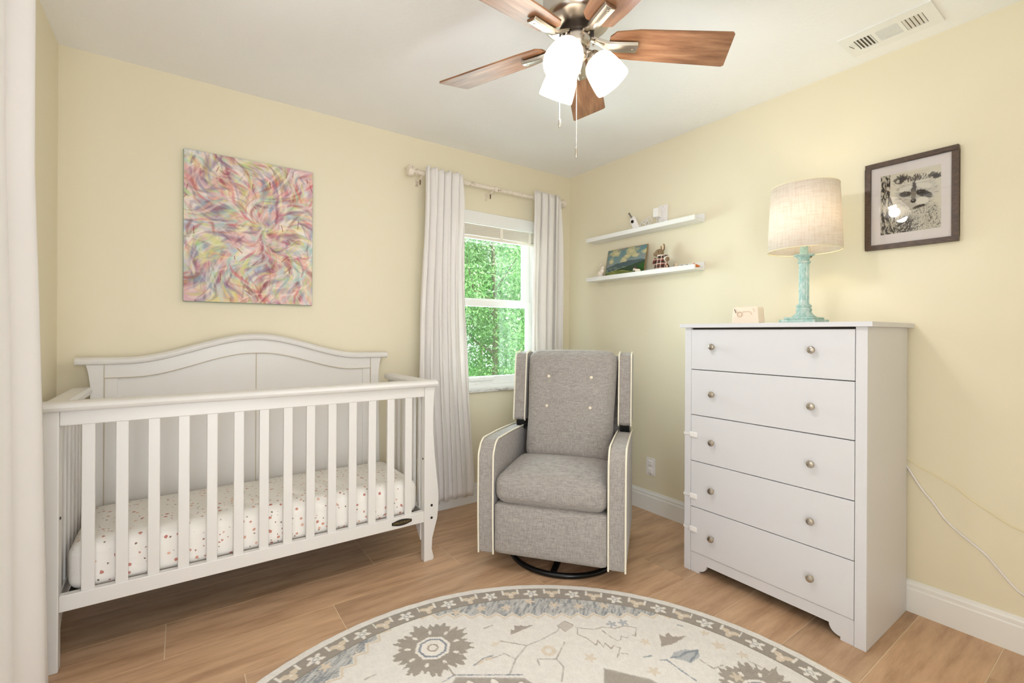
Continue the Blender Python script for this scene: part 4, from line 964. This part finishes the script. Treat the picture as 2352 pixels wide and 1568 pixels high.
# ---------------------------------------------------------------- ledges and what stands on them
def ledge(zb, label):
    Lg = empty('picture_ledge', (-0.001, -0.755, zb), label=label, cat='shelf', group='white picture ledges on the right wall')
    def P(m, n):
        o = m.build(n, M['white_trim'], Lg, smooth=False, bevel=0.0012); o.location = (0.001, 0.755, -zb)
    P(MB().box(-0.098, -0.001, -1.205, -0.305, zb, zb + 0.012), 'shelf_board')
    P(MB().box(-0.110, -0.098, -1.205, -0.305, zb, zb + 0.029), 'front_lip')
    P(MB().box(-0.013, -0.001, -1.205, -0.305, zb + 0.012, zb + 0.052), 'back_board')
def build_ledges():
    U, Lo = 1.858, 1.567
    ledge(U, 'upper white picture ledge holding the baby monitor and its cord')
    ledge(Lo, 'lower white picture ledge holding the small landscape painting and animal figures')
    zu, zl = U + 0.012, Lo + 0.012
    # baby monitor
    Mo = empty('baby_monitor', (-0.062, -0.748, zu), label='white baby monitor with grey antenna and black round lens on the upper ledge', cat='baby monitor')
    tl = Matrix.Rotation(R(-22), 4, 'X') @ Matrix.Rotation(R(-12), 4, 'Y')
    rt = Matrix.Rotation(R(-25), 4, 'X')
    m = MB(); c = rt @ Vector((0, 0, 0.060)); m.rbox(c, (0.012, 0.024, 0.055), 0.011, 12, (0.002, 0, 0), rt); m.build('body', M['plastic_white'], Mo)
    m = MB(); q = rt @ Vector((-0.0145, 0.0, 0.020)) + c; m.lathe([(0, -0.0), (0.011, 0), (0.011, 0.004), (0, 0.004)], 24, q, Matrix.Rotation(R(-90), 4, 'Y')); m.build('lens', M['lens_black'], Mo)
    a = rt @ Vector((0.002, 0.004, 0.050)) + c; b = rt @ Vector((0.002, 0.012, 0.102)) + c
    m = MB(); m.tube([a, b], 0.0058, 12); m.build('antenna', M['plastic_grey'], Mo)
    # outlet behind the upper ledge with its plug-in adapter and cord
    def outlet(y, z, lbl, rock=True):
        O = empty('wall_outlet', (0, y, z), label=lbl, cat='outlet')
        MB().rbox((-0.003, 0, 0), (0.003, 0.036, 0.058), 0.002, 8).build('cover_plate', M['plastic_white'], O)
        for dz in (0.026, -0.026):
            if rock: MB().rbox((-0.008, 0, dz), (0.0075, 0.016, 0.017), 0.004, 8).build('socket_cover', M['plastic_white'], O)
            else: MB().box(-0.0075, -0.0055, -0.016, 0.016, dz - 0.014, dz + 0.014).build('socket', M['plastic_white'], O, smooth=False, bevel=0.001)
        for dz in (0.0475, -0.0475): MB().ell((-0.006, 0, dz), (0.0012, 0.0028, 0.0028), 10, 6).build('screw', M['nickel'], O)
    outlet(-0.818, 0.298, 'white wall outlet with two socket covers, low on the wall left of the dresser')
    outlet(-0.905, 1.966, 'white wall outlet just above the upper ledge, behind the adapter', False)
    Ad = empty('power_adapter', (-0.008, -0.880, 1.975), label='white plug-in power adapter with its cord coiled on the upper ledge', cat='adapter')
    MB().rbox((-0.022, 0, 0), (0.021, 0.020, 0.030), 0.005, 8).build('adapter_block', M['plastic_white'], Ad)
    m = MB(); pts = [(-0.022, 0, -0.030), (-0.024, 0.002, -0.055), (-0.03, -0.015, -0.085), (-0.045, -0.035, -0.101), (-0.06, -0.01, -0.102), (-0.05, 0.05, -0.09), (-0.035, 0.085, -0.05), (-0.03, 0.06, -0.012), (-0.04, 0.03, -0.05), (-0.06, 0.07, -0.095), (-0.05, 0.115, -0.07), (-0.035, 0.09, -0.03), (-0.045, 0.05, -0.06), (-0.055, 0.10, -0.098), (-0.06, 0.125, -0.085), (-0.05, 0.10, -0.05), (-0.045, 0.07, -0.08), (-0.05, 0.12, -0.1), (-0.05, 0.175, -0.096), (-0.045, 0.20, -0.07), (-0.048, 0.21, -0.1)]
    m.tube(catmull(pts, 8), 0.0020, 8); m.build('cord', M['cord_white'], Ad)
    m = MB(); m.tube(catmull([(-0.032, 0.045, -0.03), (-0.03, 0.07, -0.034), (-0.034, 0.085, -0.06), (-0.04, 0.07, -0.1)], 8), 0.0018, 8); m.build('cord', M['cord_white'], Ad)
    # small landscape painting, leaning on the lower ledge
    dy, hh, lean = -0.352, 0.206, 0.045
    Pn = empty('landscape_painting', (-0.072, -0.452, zl), label='small unframed oil landscape of green hills and clouds on the lower ledge', cat='painting')
    m = MB(); m.add([(0, 0, 0), (0, dy, 0), (lean, dy, hh), (lean, 0, hh), (0.006, 0, 0), (0.006, dy, 0), (lean + 0.006, dy, hh), (lean + 0.006, 0, hh)], [(0, 1, 2, 3), (4, 5, 6, 7), (0, 1, 5, 4), (1, 2, 6, 5), (2, 3, 7, 6), (3, 0, 4, 7)])
    m.build('panel', M['panel_edge'], Pn, smooth=False)
    color_grid('painted_surface', paint_landscape(), (lean - 0.0006, -0.003, hh - 0.002), (0, dy + 0.006, 0), (-lean * 0.98, 0, -hh + 0.004), M['print'], Pn)
    # porcelain rabbit
    B = empty('porcelain_rabbit', (-0.062, -0.415, zl), label='glossy white porcelain rabbit figurine at the left end of the lower ledge', cat='figurine')
    m = MB(); m.ell((0, 0.010, 0.034), (0.021, 0.026, 0.033)); m.ell((0, -0.008, 0.058), (0.016, 0.018, 0.020)); m.ell((0, -0.014, 0.082), (0.013, 0.017, 0.014)); m.ell((0, 0.030, 0.012), (0.017, 0.018, 0.012)); m.ell((0.0, -0.014, 0.010), (0.018, 0.012, 0.010))
    m.ell((0.004, 0.012, 0.104), (0.0045, 0.022, 0.007), 14, 8, Matrix.Rotation(R(-42), 4, 'X')); m.ell((-0.006, 0.008, 0.101), (0.0045, 0.022, 0.007), 14, 8, Matrix.Rotation(R(-38), 4, 'X'))
    m.build('body', M['porcelain'], B, remesh=0.0028)
    # cow figurine
    Cw = empty('cow_figurine', (-0.082, -0.765, zl), label='tiny white cow figurine with a brown patch, in front of the landscape painting', cat='figurine')
    m = MB(); m.ell((0, 0, 0.026), (0.010, 0.024, 0.013)); m.ell((0, 0.024, 0.040), (0.009, 0.013, 0.010)); m.ell((0, 0.034, 0.034), (0.006, 0.007, 0.006))
    for sx in (-0.006, 0.006):
        for sy in (-0.015, 0.013): m.tube([(sx, sy, 0.022), (sx, sy, 0.0)], 0.004, 8)
    m.build('body', M['porcelain'], Cw, remesh=0.002)
    m = MB(); m.ell((-0.001, 0.018, 0.046), (0.0095, 0.010, 0.007)); m.build('brown_patch', M['brown_patch'], Cw)
    # plush rabbit in a plaid dress
    Rb = empty('plush_rabbit', (-0.060, -0.945, zl), label='brown plush rabbit in a red plaid dress sitting on the lower ledge', cat='stuffed toy')
    P = lambda m, n, mt, **k: m.build(n, mt, Rb, **k)
    m = MB(); m.ell((-0.006, 0.020, 0.124), (0.026, 0.029, 0.025)); m.ell((-0.020, 0.034, 0.116), (0.018, 0.018, 0.014)); P(m, 'head', M['plush_brown'], remesh=0.003)
    for (yy, zz_, sz, rr) in ((0.018, 0.152, 0.017, 10), (-0.004, 0.157, 0.024, 4)):
        m = MB(); m.ell((0.004, yy, zz_), (0.006, 0.0115, sz), 16, 10, Matrix.Rotation(R(rr), 4, 'X')); P(m, 'ear', M['plush_brown'])
        m = MB(); m.ell((-0.002, yy + 0.001, zz_), (0.003, 0.0075, sz * 0.78), 16, 10, Matrix.Rotation(R(rr), 4, 'X')); P(m, 'inner_ear', M['plush_cream'])
    P(MB().ell((-0.029, 0.010, 0.126), (0.003, 0.0035, 0.004), 10, 8), 'eye', M['lens_black'])
    m = MB()
    def skirt(u, v):
        a = 2 * PI * u; r = 0.022 + 0.028 * v ** 0.9 + 0.0030 * v * math.sin(11 * a); return (-0.004 + 0.66 * r * math.cos(a), 0.004 + 1.10 * r * math.sin(a), 0.104 - 0.090 * v)
    m.surf(skirt, 66, 12); P(m, 'dress', M['plaid'], solid=0.002)
    m = MB(); m.tube([(-0.004 + 0.020 * math.cos(2 * PI * i / 20), 0.006 + 0.026 * math.sin(2 * PI * i / 20), 0.105 + 0.001 * (i % 2)) for i in range(20)], 0.0042, 8, True); P(m, 'lace_collar', M['lace'])
    m = MB(); m.tube([(-0.006, -0.022, 0.096), (-0.016, -0.040, 0.088), (-0.020, -0.050, 0.078)], [0.012, 0.017, 0.019], 14); P(m, 'sleeve', M['plaid'])
    m = MB(); m.tube([(-0.019, -0.048, 0.079), (-0.022, -0.054, 0.074)], [0.0205, 0.0215], 16); P(m, 'lace_cuff', M['lace'])
    P(MB().ell((-0.026, -0.055, 0.074), (0.013, 0.012, 0.017)), 'paw', M['plush_brown'])
    m = MB(); m.tube([(-0.010, 0.040, 0.088), (-0.018, 0.050, 0.070), (-0.022, 0.050, 0.052)], [0.011, 0.014, 0.015], 12); P(m, 'sleeve', M['plaid'])
    for yy in (0.030, -0.036): m = MB(); m.ell((-0.014, yy, 0.012), (0.020, 0.015, 0.012)); m.ell((-0.010, yy, 0.026), (0.012, 0.012, 0.018)); P(m, 'foot', M['plush_cream'], remesh=0.003)
    P(MB().ell((-0.034, -0.036, 0.012), (0.002, 0.006, 0.006), 10, 8), 'shoe_button', M['lens_black'])
    # three tiny ornaments to the right
    Bd = empty('bird_figurine', (-0.055, -1.045, zl), label='tiny cream bird figurine standing right of the plush rabbit', cat='figurine')
    m = MB(); m.ell((0, 0, 0.016), (0.012, 0.014, 0.016)); m.ell((0, 0.003, 0.036), (0.009, 0.009, 0.010)); m.ell((0, -0.012, 0.012), (0.007, 0.010, 0.006)); m.build('body', M['plush_cream'], Bd, remesh=0.002)
    MB().tube([(-0.004, 0.012, 0.035), (-0.005, 0.018, 0.034)], [0.0022, 0.0005], 8).build('beak', M['brown_patch'], Bd)
    Tw = empty('twig_ornament', (-0.055, -1.115, zl), label='small dark twig ornament lying near the right end of the lower ledge', cat='ornament')
    rs = random.Random(3); m = MB()
    for k in range(9):
        y = -0.032 + 0.008 * k; m.ell((rs.uniform(-0.006, 0.006), y, 0.017 + rs.uniform(-0.004, 0.008)), (0.008, 0.006, 0.006), 10, 6)
    m.box(-0.008, 0.008, -0.030, 0.030, 0.0, 0.014); m.build('cluster', M['shell'], Tw)
    Fx = empty('fox_figurine', (-0.055, -1.180, zl), label='tiny orange animal figurine at the right end of the lower ledge', cat='figurine')
    m = MB(); m.ell((0, 0, 0.014), (0.008, 0.014, 0.009)); m.ell((0, 0.014, 0.024), (0.007, 0.009, 0.007)); m.ell((0, -0.017, 0.010), (0.005, 0.009, 0.006))
    for sy in (-0.008, 0.008): m.tube([(0, sy, 0.01), (0, sy, 0.0)], 0.004, 8)
    m.build('body', M['orange_toy'], Fx, remesh=0.002)
build_ledges()

# ---------------------------------------------------------------- cords on the right wall
def build_cords():
    p2 = [(-2.10, 0.72), (-2.165, 0.618), (-2.213, 0.538), (-2.251, 0.488), (-2.292, 0.428), (-2.343, 0.382), (-2.406, 0.334), (-2.445, 0.287), (-2.483, 0.241), (-2.51, 0.222), (-2.60, 0.19)]
    o = MB().tube(catmull([(-0.006, y, z) for y, z in p2], 5), 0.0036, 8).build('extension_cord', M['cord_white']); tag(o, 'thick white electric cord sagging on the wall right of the dresser', 'cord')
    p1 = [(-2.10, 0.69), (-2.168, 0.650), (-2.219, 0.620), (-2.314, 0.574), (-2.366, 0.532), (-2.421, 0.499), (-2.473, 0.468), (-2.509, 0.456), (-2.60, 0.42)]
    o = MB().tube(catmull([(-0.004, y, z) for y, z in p1], 5), 0.0022, 8).build('lamp_cord', M['cord_cream']); tag(o, 'thin cream cord running along the wall above the thick white one', 'cord')
build_cords()

# ---------------------------------------------------------------- rug
def paint_rug(x, y):
    r = np.hypot(x, y); th = np.arctan2(y, x); col = np.zeros(x.shape + (3,)); col[:] = (230, 226, 220)
    N = fbm(x * 60 + 100, y * 60 + 100, 2, 3); N2 = fbm(x * 160 + 50, y * 30 + 50, 7, 2)
    CR, BEI, BR, BL, DK = (234, 229, 222), (218, 204, 184), (158, 149, 138), (184, 183, 180), (124, 129, 137)
    # zigzag field boundary: a square set on its corner, stepped
    n1, n2 = (0.569, 0.822), (-0.552, 0.834)
    d = np.full(x.shape, -9.0)
    for nx, ny in (n1, n2, (-n1[0], -n1[1]), (-n2[0], -n2[1])):
        a = x * nx + y * ny; t = -x * ny + y * nx; zig = np.abs(((t / 0.068) % 1.0) - 0.5) * 2; d = np.maximum(d, a - (0.862 + 0.030 * zig))
    inner = (r < 1.018)
    blue = inner & (d > 0.018)
    streak = fbm((x * 0.8 + y * 0.6) * 34 + 40, (-x * 0.6 + y * 0.8) * 170 + 40, 13, 3)
    put(col, blue * 1.0, BL); put(col, blue * np.clip((streak - 0.56) * 12, 0, 1), DK, 0.75); put(col, blue * np.clip((0.42 - streak) * 9, 0, 1), (208, 208, 206), 0.8)
    # beige flowers in the blue
    s = th * 0.97; cell = np.floor(s / 0.105); t = (s / 0.105 - cell - 0.5) * 0.105; v = r - 0.975 - 0.02 * np.sin(cell * 2.3); rr = np.hypot(t, v); aa = np.arctan2(v, t)
    put(col, (blue & (rr < 0.017 * (1 + 0.45 * np.cos(5 * aa + cell)))) * 1.0, BEI)
    put(col, (inner & (np.abs(d - 0.009) < 0.0055)) * 1.0, BEI); put(col, (inner & (d > 0.0145) & (d < 0.020)) * 1.0, CR)
    # brown floral band
    band = (r >= 1.018) & (r < 1.092); put(col, band * 1.0, BR); put(col, band * np.clip((N - 0.5) * 3, 0, 0.3), (140, 130, 118))
    s = th * 1.055; P_ = 0.093; cell = np.floor(s / P_); t = (s / P_ - cell - 0.5) * P_; v = r - 1.055; odd = (cell % 2 == 1); rr = np.hypot(t, v * 1.15); aa = np.arctan2(v, t)
    put(col, (band & odd & (rr < 0.026 * (1 + 0.38 * np.cos(5 * aa + 0.6)))) * 1.0, CR); put(col, (band & odd & (np.abs(rr - 0.010) < 0.0025)) * 1.0, (150, 156, 160), 0.8)
    put(col, (band & ~odd & (rr < 0.025 * (1 + 0.42 * np.cos(3 * aa - 1.57)))) * 1.0, BEI); put(col, (band & ~odd & (np.abs(np.abs(t) - 0.034) < 0.004) & (v > 0)) * 1.0, CR); put(col, (band & ~odd & (rr < 0.006)) * 1.0, CR)
    put(col, ((np.abs(r - 1.018) < 0.0025) | (np.abs(r - 1.092) < 0.0025)) * 1.0, (128, 120, 110), 0.8)
    F = inner & (d < 0.0)
    edge = (N - 0.5) * 0.006
    def line(pts, w, c, al=0.85): put(col, np.clip((w - dpl(x, y, pts) + edge) * 500, 0, 1), c, al)
    def fill(pts, c, al=0.9): put(col, pip(x + edge, y + edge, pts) * 1.0, c, al)
    # big serrated flower medallion (and its mirror images on the hidden side)
    def flower(cx, cy, sc, ang):
        X, Y = (x - cx), (y - cy); q = np.hypot(X, Y) / sc; a = np.arctan2(Y, X) - ang
        body = 0.108 + 0.026 * np.abs(((a / (2 * PI) * 9) % 1) - 0.5) * 2 + 0.026 * np.abs(((a / (2 * PI) * 31) % 1) - 0.5) * 2 + (N - 0.5) * 0.03
        put(col, (q < body) * 1.0, BR, 0.95)
        tt = ((a / (2 * PI) * 9) % 1 - 0.5) * 0.07; put(col, (np.hypot(tt * 1.3, (q - 0.092) * 0.8) < 0.0095) * 1.0, CR)
        octo = np.maximum.reduce([np.abs(q * np.cos(a - k * PI / 4)) for k in range(4)])
        put(col, (octo < 0.062) * 1.0, CR); put(col, (np.abs(octo - 0.047) < 0.004) * 1.0, (120, 128, 142), 0.85); put(col, (np.abs(q - 0.018) < 0.0035) * 1.0, (176, 162, 146))
    for cx, cy in ((0.036, 0.818), (0.036, -0.818), (0.82, 0.0), (-0.82, 0.0)): flower(cx, cy, 1.0, 0.2)
    BRL, GRY, BLU = (160, 148, 138), (176, 170, 164), (124, 132, 144)
    for mx, my in ((1, 1), (-1, 1), (1, -1), (-1, -1)):
        T = lambda L_: [(mx * (a - 0.035) + 0.035, my * b) for a, b in L_]
        line(T([(0.196, 0.545), (0.254, 0.593), (0.331, 0.628), (0.388, 0.623), (0.48, 0.626), (0.503, 0.640)]), 0.0035, GRY)
        line(T([(0.331, 0.628), (0.298, 0.666), (0.262, 0.708)]), 0.0028, BRL); fill(T([(0.262, 0.700), (0.240, 0.718), (0.215, 0.705), (0.228, 0.690)]), BEI, 0.6)
        line(T([(0.254, 0.593), (0.237, 0.640), (0.2, 0.643), (0.164, 0.650)]), 0.0028, BRL); fill(T([(0.20, 0.655), (0.175, 0.640), (0.150, 0.665), (0.114, 0.651), (0.145, 0.642), (0.17, 0.662)]), BEI); line(T([(0.20, 0.655), (0.16, 0.662), (0.114, 0.651)]), 0.003, BLU)
        fill(T([(0.315, 0.714), (0.335, 0.738), (0.345, 0.728), (0.362, 0.752), (0.372, 0.737), (0.386, 0.742), (0.388, 0.728), (0.433, 0.709), (0.385, 0.711), (0.345, 0.712)]), BRL)
        fill(T([(0.503, 0.653), (0.547, 0.659), (0.560, 0.617), (0.504, 0.605)]), (196, 188, 180)); line(T([(0.503, 0.653), (0.547, 0.659), (0.560, 0.617), (0.504, 0.605), (0.503, 0.653)]), 0.0025, BRL)
        line(T([(0.319, 0.417), (0.371, 0.466), (0.374, 0.509), (0.317, 0.549), (0.304, 0.518)]), 0.0035, GRY); line(T([(0.374, 0.509), (0.459, 0.560)]), 0.0035, BRL)
        put(col, (np.abs(np.hypot(x - (mx * 0.345 + 0.035), y - my * 0.559) - 0.020) < 0.008) * 1.0, BEI, 0.8)
        line(T([(0.558, 0.594), (0.532, 0.567), (0.546, 0.53), (0.546, 0.479), (0.571, 0.496), (0.561, 0.456), (0.583, 0.47), (0.577, 0.433), (0.599, 0.442), (0.609, 0.418), (0.56, 0.389), (0.585, 0.399), (0.608, 0.379)]), 0.0026, BRL)
        line(T([(0.555, 0.601), (0.607, 0.551), (0.646, 0.543), (0.68, 0.509), (0.724, 0.498), (0.753, 0.463), (0.709, 0.43), (0.70, 0.455), (0.675, 0.440), (0.665, 0.462), (0.645, 0.448), (0.632, 0.453), (0.627, 0.474), (0.629, 0.527)]), 0.0026, BRL)
        for (a, b) in ((0.735, 0.515), (0.69, 0.535)): put(col, (np.hypot(x - (mx * (a - 0.035) + 0.035), y - my * b) < 0.016 * (1 + 0.5 * np.cos(5 * np.arctan2(y - my * b, x - a)))) * 1.0, (164, 168, 174), 0.8)
        fill(T([(0.794, 0.385), (0.803, 0.360), (0.815, 0.370), (0.831, 0.368), (0.827, 0.345), (0.873, 0.316), (0.804, 0.316), (0.738, 0.333), (0.760, 0.350)]), BRL)
        fill(T([(0.72, 0.277), (0.751, 0.289), (0.804, 0.274), (0.836, 0.244), (0.813, 0.22), (0.75, 0.218), (0.745, 0.244)]), (176, 180, 182)); line(T([(0.72, 0.277), (0.751, 0.262), (0.79, 0.262), (0.836, 0.244), (0.80, 0.232), (0.76, 0.225)]), 0.0045, BLU)
        line(T([(0.677, 0.292), (0.698, 0.277), (0.694, 0.213), (0.694, 0.158)]), 0.0035, BLU); line(T([(0.796, 0.209), (0.796, 0.157), (0.841, 0.147)]), 0.003, BRL)
        for (a, b, q) in ((0.925, 0.215, 0.020), (0.948, 0.134, 0.016), (0.714, 0.387, 0.015), (0.613, 0.269, 0.018), (0.823, 0.088, 0.018), (0.949, 0.286, 0.014), (0.48, 0.444, 0.018)):
            X, Y = x - (mx * (a - 0.035) + 0.035), y - my * b; put(col, (np.hypot(X, Y) < q * (1 + 0.4 * np.cos(5 * np.arctan2(Y, X) + a * 9))) * 1.0, BEI, 0.8)
        line(T([(0.935, 0.104), (0.94, 0.064)]), 0.003, GRY); line(T([(0.875, 0.031), (0.943, 0.032)]), 0.003, GRY); line(T([(0.253, 0.806), (0.291, 0.804)]), 0.004, GRY); line(T([(0.640, 0.336), (0.668, 0.325)]), 0.004, BLU); line(T([(0.906, 0.378), (0.915, 0.362)]), 0.004, BLU)
    # central brown medallion
    med = [(0.035, 0.635), (0.222, 0.500), (0.235, 0.450), (0.40, 0.300), (0.48, 0.375), (0.57, 0.25), (0.62, 0.0)]
    full = med + [(a, -b) for a, b in reversed(med[:-1])]; full = full + [(0.07 - a, b) for a, b in reversed(full)]
    fill(full, BR); line(full + [full[0]], 0.004, GRY); line([(-0.035, 0.640), (0.035, 0.650), (0.23, 0.515)], 0.003, BLU); line([(0.035, 0.72), (0.035, 0.647)], 0.004, BRL)
    put(col, (np.hypot(x - 0.035, y) < 0.3) * 1.0, CR); put(col, (np.abs(np.hypot(x - 0.035, y) - 0.24) < 0.02) * 1.0, BL)
    for (a, b) in ((0.13, 0.54), (0.20, 0.475), (0.06, 0.58)): put(col, (np.hypot((x - a) * 1.8, y - b) < 0.020) * 1.0, CR)
    col += ((N - 0.5) * 12 + (np.random.RandomState(1).rand(*x.shape) - 0.5) * 10)[..., None]
    return col
def build_rug():
    na, nr = 1500, 272; Rr = 1.131; rr = np.linspace(0, Rr, nr + 1)[1:]; th = np.linspace(0, 2 * PI, na, endpoint=False)
    wob = 1 + 0.0006 * np.sin(th * 97) + 0.0006 * np.sin(th * 41 + 1)
    TH, RR = np.meshgrid(th, rr); K = np.where(RR > Rr - 0.01, wob[None, :], 1.0); X = RR * K * np.cos(TH); Y = RR * K * np.sin(TH)
    Z = np.full(X.shape, 0.012) + (np.random.RandomState(2).rand(*X.shape) - 0.5) * 0.0012; Z[-1] = 0.009; Z[-2] = 0.0115
    V = np.stack([X, Y, Z], -1).reshape(-1, 3); C = np_lin(paint_rug(X, Y)).reshape(-1, 3)
    # skirt down to the floor
    sk = np.stack([Rr * wob * np.cos(th), Rr * wob * np.sin(th), np.full(na, 0.0005)], -1); V = np.vstack([V, sk, [[0, 0, 0.012]]]); C = np.vstack([C, C[(nr - 1) * na:nr * na], C[:1]])
    idx = np.arange((nr + 1) * na).reshape(nr + 1, na); nx = np.roll(idx, -1, 1)
    F = np.stack([idx[:-1], idx[1:], nx[1:], nx[:-1]], -1).reshape(-1, 4)
    cen = len(V) - 1; tri = np.stack([np.full(na, cen), idx[0], nx[0]], -1)
    me = bpy.data.meshes.new('rug'); me.vertices.add(len(V)); me.vertices.foreach_set('co', V.reshape(-1).astype('f'))
    loops = np.concatenate([F.reshape(-1), tri.reshape(-1)]); me.loops.add(len(loops)); me.loops.foreach_set('vertex_index', loops)
    me.polygons.add(len(F) + len(tri)); me.polygons.foreach_set('loop_start', np.concatenate([np.arange(0, F.size, 4), F.size + np.arange(0, tri.size, 3)])); me.update(calc_edges=True)
    ca = me.color_attributes.new('Col', 'FLOAT_COLOR', 'POINT'); rgba = np.ones((len(V), 4), 'f'); rgba[:, :3] = C; ca.data.foreach_set('color', rgba.reshape(-1))
    me.materials.append(M['rug']); o = bpy.data.objects.new('round_rug', me); COL.objects.link(o); o.location = (-1.8315, -2.0549, 0)
    tag(o, 'round cream rug with grey-brown floral border and blue-grey accents on the floor', 'rug')
build_rug()
